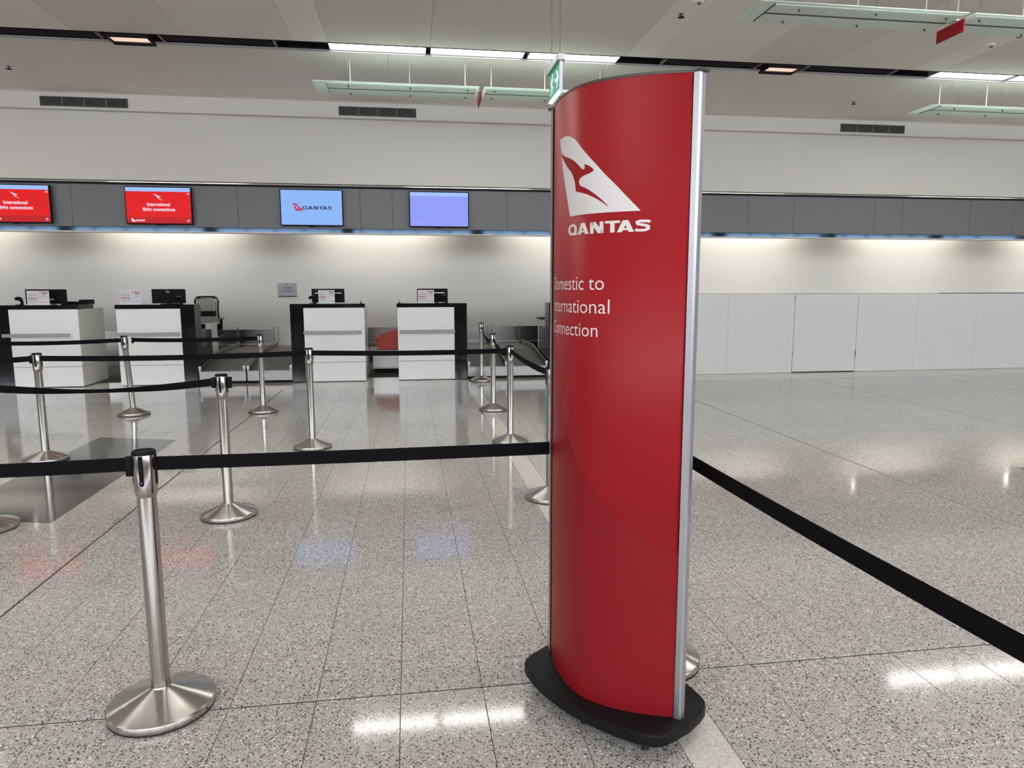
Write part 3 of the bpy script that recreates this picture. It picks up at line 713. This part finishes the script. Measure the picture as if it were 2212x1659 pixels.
# ------------------------------------------------------------------ things on the counters
def monitor(x, w_, lab, mark, y=12.28):
    t = empty('monitor', (x, y, 1.3005), lab, 'monitor', 'black monitors on the counters seen from behind')
    box('back_shell', BPLAST, -w_ / 2, w_ / 2, -0.02, 0.012, 0.012, 0.245, t, 0.004)
    box('screen', BLACK, -w_ / 2 + 0.01, w_ / 2 - 0.01, 0.0125, 0.0145, 0.02, 0.237, t)
    box('stand_neck', BPLAST, -0.03, 0.03, -0.05, -0.0205, 0.009, 0.13, t, 0.003)
    box('stand_foot', BPLAST, -0.11, 0.11, -0.10, 0.07, 0, 0.0085, t, 0.002)
    F = lambda u, v: (u, -0.0206, v)
    if mark == 'hp': flat('logo', text2d('hp', -0.035, 0.015, 0.19, 0.035, ref='h'), F, ALU, t)
    elif mark == 'tag': flat('sticker', rect2d(0.06, 0.12, 0.075, 0.095), F, PAPER, t)
    else:
        flat('lettering', text2d(mark, -w_ / 2 + 0.045, -w_ / 2 + 0.12, 0.215, 0.012), F, TRIMG, t)
        box('vent_strip', ALU, -w_ / 2 + 0.05, w_ / 2 - 0.05, -0.0225, -0.0205, 0.165, 0.182, t)
    return t
monitor(-5.775, 0.605, 'wide black monitor on the far left counter with a small white sticker', 'tag')
monitor(-3.915, 0.52, 'black monitor with a silver logo on the counter by the mesh chair', 'hp')
monitor(-1.36, 0.54, 'black monitor with silver strip on the counter left of the orange trays', 'Lenovo')
monitor(0.40, 0.53, 'black monitor with silver strip on the counter right of the orange trays', 'Lenovo')
def card_stand(x, lab, w_=0.325, y=12.07):
    t = empty('card_stand', (x, y, 1.3005), lab, 'notice', 'printed baggage notices on the counters')
    box('foot', ACRYL, -w_ / 2 - 0.01, w_ / 2 + 0.02, -0.04, 0.05, 0, 0.003, t)
    box('sheet', PAPER, -w_ / 2, w_ / 2, 0, 0.006, 0.0032, 0.222, t)
    F = lambda u, v: (u * w_ / 0.325, -0.0004, v)
    lines = []
    for a, b, c, d in ((-0.145, -0.012, 0.115, 0.185), (-0.145, -0.012, 0.045, 0.105)):
        lines += [rect2d(a, b, d - 0.003, d + 0.001), rect2d(a, b, c, c + 0.002), rect2d(a, a + 0.002, c, d), rect2d(b - 0.002, b, c, d)]
        for k in (1, 2, 3): q = a + (b - a) * k / 4; lines.append(rect2d(q, q + 0.0012, c, d))
    lines.append(rect2d(-0.145, -0.012, 0.106, 0.113)); lines.append(rect2d(0.012, 0.15, 0.196, 0.206)); lines.append(rect2d(0.012, 0.15, 0.040, 0.045))
    tag(flat('red_table', join2d(*lines), F, INKR, t), kind='stuff')
    ink = []
    for k in range(4):
        for z in (0.135, 0.06): q = -0.135 + k * 0.033; ink.append(rect2d(q + 0.004, q + 0.012, z, z + 0.028))
    for q in (0.065, 0.09, 0.115): ink.append(rect2d(q, q + 0.016, 0.165, 0.188)); ink.append(rect2d(q + 0.002, q + 0.008, 0.128, 0.152))
    ink += [rect2d(0.012, 0.013, 0.12, 0.196), rect2d(0.149, 0.15, 0.12, 0.196), rect2d(0.012, 0.15, 0.119, 0.121), rect2d(0.015, 0.045, 0.172, 0.176), rect2d(0.015, 0.05, 0.138, 0.142), rect2d(0.015, 0.06, 0.095, 0.098), rect2d(0.09, 0.12, 0.095, 0.098), rect2d(0.015, 0.05, 0.08, 0.083), rect2d(-0.13, -0.05, 0.025, 0.028), rect2d(-0.11, -0.05, 0.205, 0.208)]
    tag(flat('dark_print', join2d(*ink), F, INKK, t), kind='stuff')
card_stand(-5.80, 'printed baggage notice in front of the far left monitor')
card_stand(-4.43, 'printed baggage notice standing alone at the left end of the second counter')
card_stand(-1.365, 'printed baggage notice on the counter left of the orange trays', 0.265)
card_stand(0.284, 'printed baggage notice on the counter right of the orange trays', 0.275)
def scanner(x, lab, face=1, y=12.02):
    t = empty('passport_scanner', (x, y, 1.3005), lab, 'scanner', 'black document scanners on the counters')
    MB().lathe([(0, 0), (0.062, 0), (0.06, 0.006), (0.03, 0.010), (0, 0.010)], 20).build('base', BPLAST, t, True)
    MB().tube([(0.03 * face, 0, 0.008), (0.038 * face, 0, 0.04), (0.03 * face, 0, 0.075), (0.0, 0, 0.092)], [0.024, 0.022, 0.026, 0.03], 10).build('neck', BPLAST, t, True)
    MB().tube([(0.035 * face, 0, 0.098), (0, 0, 0.104), (-0.04 * face, 0, 0.100), (-0.066 * face, 0, 0.094)], [0.018, 0.028, 0.026, 0.014], 12).build('head', BPLAST, t, True)
    MB().box(-0.04, 0.03, -0.018, 0.018, 0.128, 0.133, 0.002).build('glass_window', ALU, t)
scanner(-6.05, 'black desk scanner at the left end of the far left counter', 1)
scanner(-3.68, 'black desk scanner in front of the monitor with silver logo', 1)
scanner(-1.585, 'black desk scanner left of the notice on the third counter', 1)
scanner(0.595, 'black desk scanner right of the notice on the fourth counter', 1)
t = empty('tag_roll', (-0.74, 12.02, 1.3), 'white roll of tags clipped to the corner of the counter left of the trays', 'roll')
MB().tube([(-0.03, 0, 0.012), (0.0, 0, 0.028), (0.02, 0, 0.01), (0.028, 0, -0.03), (0.024, 0, -0.06), (0.05, 0, -0.07)], 0.007, 8).build('paper_loop', PAPER, t, True)
MB().tube([(-0.05, 0, 0.0065), (-0.036, 0, 0.0065)], 0.006, 8).build('end', PAPER, t)
for x, lab in ((-0.80, 'small black pen holder near the right corner of the third counter'), (-0.165, 'small black pen holder at the left end of the fourth counter')):
    t = empty('pen_holder', (x, 11.98, 1.3002), lab, 'holder')
    MB().lathe([(0, 0), (0.017, 0), (0.015, 0.008), (0.008, 0.012), (0.008, 0.028), (0, 0.028)], 12).build('foot', BPLAST, t, True)
    MB().tube([(0.0, 0, 0.0285), (0.004, 0, 0.045)], 0.005, 6).build('pen', BPLAST, t)
t = empty('clear_cup', (-0.10, 11.99, 1.3002), 'low clear plastic dish at the left end of the fourth counter', 'dish')
MB().lathe([(0, 0), (0.035, 0), (0.045, 0.02), (0.042, 0.02), (0.033, 0.003), (0, 0.003)], 20).build('dish', ACRYL, t, True)

# ------------------------------------------------------------------ draughting chair
t = empty('mesh_chair', (-3.80, 14.0, 0), 'tall black chair with ribbed mesh back behind the second counter', 'chair', rz=0.12)
def outline(k=1.0):
    return [(-0.10 * k, 0, 0.72), (-0.17 * k, 0, 0.735), (-0.215 * k, 0, 0.78), (-0.235 * k, 0, 0.86), (-0.225 * k, 0, 0.95), (-0.20 * k, 0, 1.05), (-0.195 * k, 0, 1.15), (-0.205 * k, 0, 1.25), (-0.205 * k, 0, 1.33), (-0.18 * k, 0, 1.385), (-0.12 * k, 0, 1.40), (0, 0, 1.403)]
L = outline(); loop = L + [(-x, y, z) for x, y, z in L[::-1][1:]]
MB().tube(loop, 0.013, 8, True).build('back_frame', BPLAST, t, True)
def half(z):
    pts = [(q[2], -q[0]) for q in L[1:]]
    for (a, b), (c, d) in zip(pts, pts[1:]):
        if a <= z <= c: return b + (d - b) * (z - a) / (c - a)
    return 0.1
mb = MB()
for i in range(-10, 11):
    f = i / 11
    pts = [(f * half(z) , -0.02 * math.sin(PI * (z - 0.9) / 0.5), z) for z in [0.90 + 0.495 * j / 12 for j in range(13)]]
    mb.tube([p for p in pts], 0.0052, 5)
tag(mb.build('mesh_ribs', BPLAST, t), kind='stuff')
pts = [(-0.215, 0.78), (-0.232, 0.86), (-0.233, 0.885), (0.233, 0.885), (0.232, 0.86), (0.215, 0.78), (0.17, 0.737), (0.1, 0.722), (-0.1, 0.722), (-0.17, 0.737)]
MB().prism(pts, -0.012, 0.012, 'Y').build('lower_shell', BPLAST, t)
MB().box(-0.15, 0.15, 0.015, 0.04, 1.03, 1.13, 0.01, 2).build('lumbar_pad', mat('dark_grey_pad', (0.05, 0.05, 0.052), 0.6), t)
MB().box(-0.24, 0.24, -0.50, -0.04, 0.70, 0.77, 0.03, 3).build('seat', BPLAST, t, True)
MB().tube([(0, 0.02, 0.80), (0, 0.03, 0.70), (0, -0.10, 0.66), (0, -0.25, 0.66)], 0.022, 8).build('back_support', BPLAST, t, True)
for s in (-1, 1):
    MB().tube([(s * 0.20, -0.2, 0.68), (s * 0.27, -0.2, 0.72), (s * 0.275, -0.2, 0.98)], 0.014, 8).build('arm_post', BPLAST, t, True)
    MB().box(s * 0.275 - 0.045, s * 0.275 + 0.045, -0.38, -0.10, 0.982, 1.01, 0.01, 2).build('armrest', mat('grey_plastic', (0.16, 0.16, 0.165), 0.5), t, True)
MB().lathe([(0, 0.1), (0.03, 0.1), (0.03, 0.42), (0.018, 0.42), (0.018, 0.67), (0, 0.67)], 16, 0, -0.25).build('gas_column', BPLAST, t, True)
MB().tube([(0.21 * math.cos(a * PI / 12), -0.25 + 0.21 * math.sin(a * PI / 12), 0.3) for a in range(24)], 0.009, 6, True).build('foot_ring', CHROME, t, True)
for k in range(5):
    a = 2 * PI * k / 5 + 0.3; c, s = math.cos(a), math.sin(a)
    MB().tube([(0.02 * c, -0.25 + 0.02 * s, 0.115), (0.29 * c, -0.25 + 0.29 * s, 0.075)], [0.024, 0.016], 8).build('base_arm', BPLAST, t, True)
    MB().tube([(0.29 * c - 0.018 * s, -0.25 + 0.29 * s + 0.018 * c, 0.032), (0.29 * c + 0.018 * s, -0.25 + 0.29 * s - 0.018 * c, 0.032)], 0.027, 14).build('caster', RUBBER, t, True)

# ------------------------------------------------------------------ baggage conveyors
def conveyor(x0, x1, lab, posts):
    t = empty('baggage_conveyor', (x0, 11.9, 0), lab, 'conveyor', 'baggage conveyors beside the counters'); W_ = x1 - x0
    box('front_plate', STEEL, 0.0, W_, 0.0, 0.02, 0.045, 0.196, t, 0.002)
    box('front_lip', ALU, 0.0, W_, -0.004, 0.09, 0.1965, 0.21, t, 0.002)
    box('kick_base', BLACK, 0.02, W_ - 0.02, 0.03, 3.0, 0.002, 0.044, t)
    box('chassis', PLINTH, 0.002, W_ - 0.002, 0.021, 1.45, 0.045, 0.19, t)
    MB().prism([(0.095, 0.1965), (1.45, 0.375), (1.45, 0.385), (0.095, 0.212)], 0.03, W_ - 0.03, 'X').build('incline_belt', CONVR, t)
    MB().prism([(1.47, 0.1), (3.0, 0.1), (3.0, 0.385), (1.47, 0.385)], 0.03, W_ - 0.03, 'X').build('transfer_belt', CONVR, t)
    for a, b in ((0.0, 0.027), (W_ - 0.027, W_)):
        MB().prism([(0.03, 0.211), (0.03, 0.285), (0.10, 0.30), (1.45, 0.475), (2.72, 0.485), (2.72, 0.30), (1.45, 0.30), (0.10, 0.211)], a, b, 'X').build('side_rail', STEEL, t)
        MB().box(a - 0.002 if a == 0 else a - 0.014, b + 0.014 if a == 0 else b + 0.002, -0.02, 0.029, 0.2105, 0.30, 0.006, 2).build('rail_cap', ALU, t, True)
    for x in posts: MB().tube([(x, 2.70, 0.4855), (x, 2.70, 0.79)], 0.014, 10).build('post', STEEL, t, True)
conveyor(-3.412, -2.682, 'left of the two baggage conveyors beside the chair', (0.015, 0.69))
conveyor(-2.662, -1.945, 'right conveyor of the pair, next to the third counter', (0.035,))
conveyor(0.972, 1.655, 'baggage conveyor behind the three lined up posts, next to the fourth counter', (0.66,))
conveyor(1.68, 2.365, 'baggage conveyor at the left edge of the red sign', (0.03, 0.62))

# steel table with the stack of trays
t = empty('steel_table', (-0.26, 13.25, 0), 'low steel table between the third and fourth counters', 'table')
box('tabletop', STEEL, -0.50, 0.62, -0.30, 0.45, 0.405, 0.43, t, 0.003)
box('cabinet', PLINTH, -0.42, 0.60, -0.24, 0.42, 0.08, 0.404, t)
box('toe_kick', BLACK, -0.40, 0.58, -0.20, 0.40, 0.0055, 0.079, t)
def tray(z, k):
    names = ['lowest', 'second from the bottom', 'third from the bottom', 'topmost']
    t = empty('baggage_tray', (0.01, 13.33, z), 'orange red plastic tray, %s of the stack between two counters' % names[k], 'tray', 'stacked orange trays')
    o_ = [(-0.66, 0.10), (-0.64, 0.125), (-0.56, 0.14), (-0.38, 0.20), (-0.30, 0.215), (0.30, 0.215), (0.38, 0.20), (0.56, 0.14), (0.66, 0.10)]
    bm = MB()
    # side profile prism walls
    low = [(-0.60, 0.0), (-0.60, 0.11), (-0.56, 0.125), (-0.38, 0.185), (-0.30, 0.20), (0.30, 0.20), (0.38, 0.185), (0.56, 0.125), (0.60, 0.11), (0.60, 0.0)]
    cut_ = 0.10 if k else 0.0
    low2 = [(x, max(zz, 0) if not k else (zz if zz > 0 else None)) for x, zz in low]
    prof = [(-0.60, 0.11), (-0.56, 0.125), (-0.38, 0.185), (-0.30, 0.20), (0.30, 0.20), (0.38, 0.185), (0.56, 0.125), (0.60, 0.11)]
    for y0, y1 in ((-0.235, -0.225), (0.225, 0.235)):
        for (a, b), (c, d) in zip(prof, prof[1:]):
            b0, d0 = ((0.0, 0.0) if k == 0 else (b - 0.04, d - 0.04))
            vs = [bm.bm.verts.new(p) for p in ((a, y0, b0), (c, y0, d0), (c, y0, d), (a, y0, b), (a, y1, b0), (c, y1, d0), (c, y1, d), (a, y1, b))]
            for f in ((0, 1, 2, 3), (7, 6, 5, 4), (3, 2, 6, 7), (0, 4, 5, 1)): bm.bm.faces.new([vs[i] for i in f])
    for s in (-1, 1):
        a, b = sorted((s * 0.60, s * 0.59)); bm.box(a, b, -0.2249, 0.2249, 0.0 if k == 0 else 0.07, 0.11)
    bm.box(-0.589, 0.589, -0.2249, 0.2249, 0.0 if k == 0 else 0.055, 0.008 if k == 0 else 0.06)
    bm.build('shell', TRAYR, t)
    rim = MB()
    for y0, y1 in ((-0.262, -0.2355), (0.2355, 0.262)):
        for (a, b), (c, d) in zip(prof, prof[1:]):
            vs = [rim.bm.verts.new(p) for p in ((a, y0, b - 0.014), (c, y0, d - 0.014), (c, y0, d), (a, y0, b), (a, y1, b - 0.014), (c, y1, d - 0.014), (c, y1, d), (a, y1, b))]
            for f in ((0, 1, 2, 3), (7, 6, 5, 4), (3, 2, 6, 7), (0, 4, 5, 1)): rim.bm.faces.new([vs[i] for i in f])
    for s in (-1, 1): a, b = sorted((s * 0.601, s * 0.64)); rim.box(a, b, -0.262, 0.262, 0.096, 0.11, 0.003)
    rim.build('rim', mat('bright_orange_plastic', (0.80, 0.10, 0.05), 0.35), t)
for k in range(4): tray(0.4305 + 0.042 * k, k)

# ------------------------------------------------------------------ barrier posts
def make_post():
    t = empty('barrier_post', (0, 0, 0))
    MB().lathe([(0, 0.0), (0.184, 0.0), (0.184, 0.006), (0, 0.006)], 56).build('rubber_ring', RUBBER, t, True)
    prof = [(0.183, 0.0062), (0.186, 0.012), (0.1865, 0.030), (0.184, 0.034), (0.181, 0.0355), (0.125, 0.055), (0.08, 0.0715), (0.045, 0.085), (0.036, 0.089), (0.0335, 0.094)]
    MB().lathe(prof, 72).build('base', DOMEM, t, True)
    MB().lathe([(0.0325, 0.086), (0.0325, 0.822)], 32).build('tube', POLEM, t, True)
    hd = MB().lathe([(0.0325, 0.815), (0.0345, 0.820), (0.038, 0.832), (0.038, 0.968), (0.0365, 0.972)], 40).build('head', POLEM, t, True)
    MB().lathe([(0.038, 0.9685), (0.0392, 0.970), (0.0392, 0.978), (0.037, 0.982), (0.030, 0.982), (0.028, 0.979), (0, 0.979)], 40).build('cap', BPLAST, t, True)
    for k in range(4):
        a = k * PI / 2
        o = MB().prism([(-0.0075, 0.868), (-0.0065, 0.862), (0, 0.858), (0.0065, 0.862), (0.0075, 0.868), (0.0075, 0.968), (-0.0075, 0.968)], -0.0402, -0.0372, 'Y', 0.0008, 1).build('slot', BPLAST, t)
        o.rotation_euler = (0, 0, a)
        sc_ = MB().tube([(0, -0.0404, 0.872), (0, -0.0409, 0.872)], 0.0022, 8).build('screw', ALU, o)
    return t
proto = make_post()
GP = 'stainless belt barrier posts'
posts = [
    (-0.945, 2.585, 'nearest steel belt post, at lower left, full height in view'),
    (-1.26, 4.88, 'steel belt post second nearest, in front of the first desk gap'),
    (-3.31, 6.77, 'steel belt post in front of the far left counter, beside the dark floor inlay'),
    (-0.97, 6.93, 'steel belt post in front of the left edge of the third counter'),
    (-3.42, 9.14, 'tilting steel belt post in front of the second counter'),
    (-1.86, 9.09, 'steel belt post in front of the conveyors, end of the rear belt'),
    (0.985, 6.86, 'front one of the three lined up posts left of the red sign'),
    (1.04, 8.78, 'middle one of the three lined up posts left of the red sign'),
    (1.18, 11.62, 'rearmost of the three lined up posts, standing by the conveyor'),
    (1.01, 4.95, 'belt post hidden by the red sign except the left of its base'),
    (0.985, 2.63, 'belt post directly behind the red sign, right part of its base showing'),
    (-2.765, 4.83, 'belt post at the left edge, only part of its base in view'),
    (-2.50, 2.62, 'belt post left of the nearest one, outside the frame'),
    (-5.35, 6.80, 'belt post beyond the left edge in the third row'),
    (-5.60, 9.10, 'belt post beyond the left edge in the rear row'),
    (1.085, 0.30, 'belt post right of the camera holding the long diagonal belt')]
for i, (x, y, lab) in enumerate(posts):
    o = proto if i == 0 else copy_tree(proto)
    o.location = (x, y, 0.0003); tag(o, lab, 'post', GP)
    o.rotation_euler = (0, 0, (0.02, -0.05, 0.06, -0.04, 0.03, 0.05, 0.0, 0.1, -0.05, 0.02, 0, 0, 0, 0, 0, 0)[i])
    if i == 4:
        for ch in o.children:
            if ch.name.split('.')[0] in ('tube', 'head', 'cap', 'slot'):
                ch.matrix_basis = Matrix.Translation((0, 0, 0.088)) @ Matrix.Rotation(-0.055, 4, 'Y') @ Matrix.Translation((0, 0, -0.088)) @ ch.matrix_basis

def belt(A, B, lab, sag=0.02, twist=0.0, clip='A', ztop=0.958, za=0, zb=0, h=0.0495):
    """webbing from post A to post B; the clip sits at A, B or both"""
    a = Vector((A[0], A[1], 0)); b = Vector((B[0], B[1], 0)); d = (b - a).normalized(); nrm = Vector((-d.y, d.x, 0))
    t = empty('barrier_belt', ((a + b) / 2)[:], lab, 'belt', 'black barrier belts'); o = (a + b) / 2
    a2 = a + d * 0.0385; b2 = b - d * 0.0385; n = 28; bm = MB(); rows = []
    for i in range(n + 1):
        f = i / n; p = a2.lerp(b2, f) - o; z = ztop - h / 2 - sag * 4 * f * (1 - f) + za * (1 - f) + zb * f
        th = twist * math.sin(PI * f) ** 2
        upv = Vector((0, 0, 1)) * math.cos(th) + nrm * math.sin(th); nv = nrm * math.cos(th) - Vector((0, 0, 1)) * math.sin(th)
        c = Vector((p.x, p.y, z))
        rows.append([bm.bm.verts.new(c + upv * (s1 * h / 2) + nv * (s2 * 0.0009)) for s1, s2 in ((1, 1), (1, -1), (-1, -1), (-1, 1))])
    for R, Q in zip(rows, rows[1:]):
        for k in range(4): bm.bm.faces.new((R[k], R[(k + 1) % 4], Q[(k + 1) % 4], Q[k]))
    bm.bm.faces.new(rows[0]); bm.bm.faces.new(rows[-1][::-1])
    bm.build('webbing', BELTM, t)
    for end, p, s, dz in (('A', a, 1, za), ('B', b, -1, zb)):
        if end in clip:
            m_ = MB().box(0.0392, 0.062, -0.012, 0.012, ztop - h - 0.018, ztop + 0.004, 0.003, 2).build('belt_clip', BPLAST, t, True)
            m_.location = (p - o) + Vector((0, 0, dz)); m_.rotation_euler = (0, 0, math.atan2(d.y * s, d.x * s))
    return t
Pp = [(x, y) for x, y, _ in posts]
belt(Pp[0], Pp[12], 'belt from the nearest post out of the frame at the left', 0.012, 0, 'A')
belt(Pp[0], Pp[10], 'long belt from the nearest post to behind the red sign', 0.004, 0, '')
belt(Pp[1], Pp[11], 'sagging twisted belt from the second nearest post out to the left', 0.045, 0.95, 'A')
belt(Pp[2], Pp[13], 'belt left of the post by the dark floor inlay', 0.035, 0, 'A')
belt(Pp[2], Pp[3], 'belt between the post by the dark inlay and the post at the third counter', 0.018, 0, '')
belt(Pp[3], Pp[6], 'belt crossing the third and fourth counters', 0.012, 0, 'B')
belt(Pp[6], Pp[9], 'diagonal belt from the lined up posts to the left edge of the red sign', 0.022, 0, 'B')
belt(Pp[9], Pp[10], 'belt hidden behind the red sign', 0.02, 0, 'A')
belt(Pp[10], Pp[15], 'long black belt running diagonally from the red sign to the lower right corner', 0.015, 0, '')
belt(Pp[4], Pp[14], 'belt from the tilting post to the left across the far left counter', 0.03, 0, '', za=-0.003)
belt(Pp[4], Pp[5], 'rear belt from the tilting post across the second counter', 0.012, 0, 'A', za=-0.003)
belt(Pp[8], Pp[7], 'sagging belt between the rearmost and middle lined up posts', 0.13, 0, '')
belt(Pp[7], Pp[6], 'sagging belt between the middle and front lined up posts', 0.10, 0, '')
t = empty('belt_end', (Pp[1][0], Pp[1][1], 0), 'black belt end clip on the right of the second nearest post', 'clip')
MB().box(0.0392, 0.066, -0.014, 0.014, 0.888, 0.962, 0.003, 2).build('clip', BPLAST, t, True)
MB().box(0.0395, 0.050, -0.020, -0.0142, 0.90, 0.95, 0.002, 1).build('release_tab', BPLAST, t, True)

# ------------------------------------------------------------------ the red sign
C0 = Vector((0.695, 2.331, 0)); T = Vector((0.559, -0.8292, 0)); N = Vector((-0.8292, -0.559, 0))
HW, DP = 0.292, 0.14
sg = empty('free_standing_sign', C0[:], 'tall curved red airline totem on a black wheeled base', 'sign')
def nsurf(tv): return DP * (1 - (abs(tv) / HW) ** 1.78)
tab = []; s_ = 0; prev = None
for i in range(801):
    tv = -0.33 + 0.66 * i / 800; p = (tv, nsurf(tv))
    if prev: s_ += math.hypot(p[0] - prev[0], p[1] - prev[1])
    tab.append([s_, tv]); prev = p
mid = tab[400][0]
for r in tab: r[0] -= mid
def t_of_s(s):
    lo, hi = 0, len(tab) - 1
    while hi - lo > 1:
        m_ = (lo + hi) // 2
        if tab[m_][0] > s: hi = m_
        else: lo = m_
    a, b = tab[lo], tab[hi]; return a[1] + (b[1] - a[1]) * (s - a[0]) / (b[0] - a[0])
def L3(tv, nv, z): v = T * tv + N * nv; return (v.x, v.y, z)
def onsign(off):
    def f(s, z):
        tv = t_of_s(s); g = -1.78 * DP * math.copysign((abs(tv) / HW) ** 0.78, tv) / HW; l = math.hypot(1, g)
        return L3(tv - g / l * off, nsurf(tv) + 1 / l * off, z)
    return f
Z0, Z1 = 0.1055, 2.188
def lens_panel(sign, name, m):
    bm = MB(); K = 48; rows = []
    nb = -0.035
    for i in range(K + 1):
        tv = -HW + 2 * HW * i / K; nv = nsurf(tv) if sign > 0 else nb - nsurf(tv)
        rows.append([bm.bm.verts.new(L3(tv, nv, z)) for z in (Z0, Z1)])
    for A, B in zip(rows, rows[1:]): bm.bm.faces.new((A[0], B[0], B[1], A[1]))
    o = bm.build(name, m, sg, True)
    md = o.modifiers.new('t', 'SOLIDIFY'); md.thickness = 0.003; md.offset = -1 if sign > 0 else -1
    return o
front = lens_panel(1, 'front_panel', RED)
lens_panel(-1, 'back_panel', RED)
# deeper red sweep at the lower left of the panel
SW = [(-0.1975, 1.225), (-0.165, 1.145), (-0.140, 1.100), (-0.1156, 1.0573), (-0.0967, 1.029), (-0.0684, 0.9938), (-0.0304, 0.9473), (0.0075, 0.9041), (0.0544, 0.8548), (0.1008, 0.8107), (0.1591, 0.767), (0.2185, 0.733), (0.2768, 0.7064), (0.3298, 0.687)]
pts = [(-0.3298, Z0 + 0.001)] + [(-0.3298, 1.55), (-0.27, 1.42), (-0.23, 1.31)] + SW + [(0.3298, Z0 + 0.001)]
flat('deep_red_sweep', poly2d(pts), onsign(0.0003), RED2, sg, 0.012)
flat('tail_logo', poly2d(TAIL), onsign(0.0006), PRINTW, sg, 0.012)
flat('animal_logo', poly2d(KANG), onsign(0.0010), RED, sg, 0.012)
flat('airline_name', airline_word(-0.1105, 0.2131, 1.7243, 0.0365), onsign(0.0006), PRINTW, sg, 0.012)
flat('lettering', text2d('Domestic to', -0.2835, 0.0655, 1.5440, 0.0455, ref='D', bold=-0.004), onsign(0.0006), PRINTW, sg, 0.012)
flat('lettering', text2d('International', -0.2850, 0.0860, 1.4675, 0.0455, ref='I', bold=-0.004), onsign(0.0006), PRINTW, sg, 0.012)
flat('lettering', text2d('Connection', -0.2845, 0.0445, 1.3905, 0.0455, ref='C', bold=-0.004), onsign(0.0006), PRINTW, sg, 0.012)
# aluminium posts
def on_tn(pts): return [((T * a + N * b).x, (T * a + N * b).y) for a, b in pts]
for s in (-1, 1):
    q = [(0.2935, 0.004), (0.309, -0.001), (0.3145, -0.008), (0.3145, -0.027), (0.309, -0.034), (0.2935, -0.039)]
    pp = [(s * a, b) for a, b in q]
    MB().prism(on_tn(pp), Z0, Z1, 'Z').build('aluminium_post', ALU, sg)
    q = [(0.2922, 0.0045), (0.2933, 0.0045), (0.2933, -0.0395), (0.2922, -0.0395)]
    MB().prism(on_tn([(s * a, b) for a, b in q]), Z0, Z1, 'Z').build('gasket', BLACK, sg)
# top cap
lens = [(-0.325, -0.002), (-0.325, -0.033)] + [(-HW + 2 * HW * i / 24, -0.035 - nsurf(-HW + 2 * HW * i / 24)) for i in range(0, 25)] + [(0.325, -0.033), (0.325, -0.002)] + [(HW - 2 * HW * i / 24, nsurf(HW - 2 * HW * i / 24)) for i in range(0, 25)]
MB().prism(on_tn(lens), Z1 + 0.0005, Z1 + 0.009, 'Z').build('top_cap', BROWN, sg)
# black base
def arc(n0, n1, t0, t1, k=10):
    out = []
    for i in range(k + 1):
        f = i / k; tv = t0 + (t1 - t0) * f; u = tv / 0.293; out.append((tv, n0 + (n1 - n0) * (1 - u * u)))
    return out
fr = arc(0.142, 0.200, -0.285, 0.285); bk = arc(-0.177, -0.235, 0.285, -0.285)
right = [(0.309, 0.130), (0.326, 0.105), (0.337, 0.06), (0.341, -0.0175), (0.337, -0.095), (0.326, -0.14), (0.309, -0.165)]
left = [(-a, b) for a, b in right[::-1]]
MB().prism(on_tn(fr + right + bk + left), 0.062, 0.105, 'Z', 0.006, 3).build('base_plate', SIGNB, sg, True)
for tv, nv in ((0.235, 0.085), (0.0, 0.130), (-0.25, 0.075), (0.25, -0.12), (0.0, -0.155), (-0.25, -0.115)):
    c = T * tv + N * nv
    cs = MB().tube([(c.x - 0.009, c.y, 0.0245), (c.x + 0.009, c.y, 0.0245)], 0.0242, 18).build('caster', RUBBER, sg, True)
    MB().box(c.x - 0.014, c.x - 0.0095, c.y - 0.012, c.y + 0.012, 0.018, 0.055).box(c.x + 0.0095, c.x + 0.014, c.y - 0.012, c.y + 0.012, 0.018, 0.055).box(c.x - 0.014, c.x + 0.014, c.y - 0.014, c.y + 0.014, 0.0551, 0.0615).build('caster_fork', STEEL, cs)

# debris twig on the floor by the dark inlay
t = empty('floor_scrap', (-1.985, 4.86, 0.002), 'tiny dark scrap lying on the floor between the two nearest posts', 'scrap')
MB().tube([(0, -0.05, 0.001), (0.004, 0, 0.002), (-0.003, 0.05, 0.001)], 0.0015, 5).build('scrap', BLACK, t)
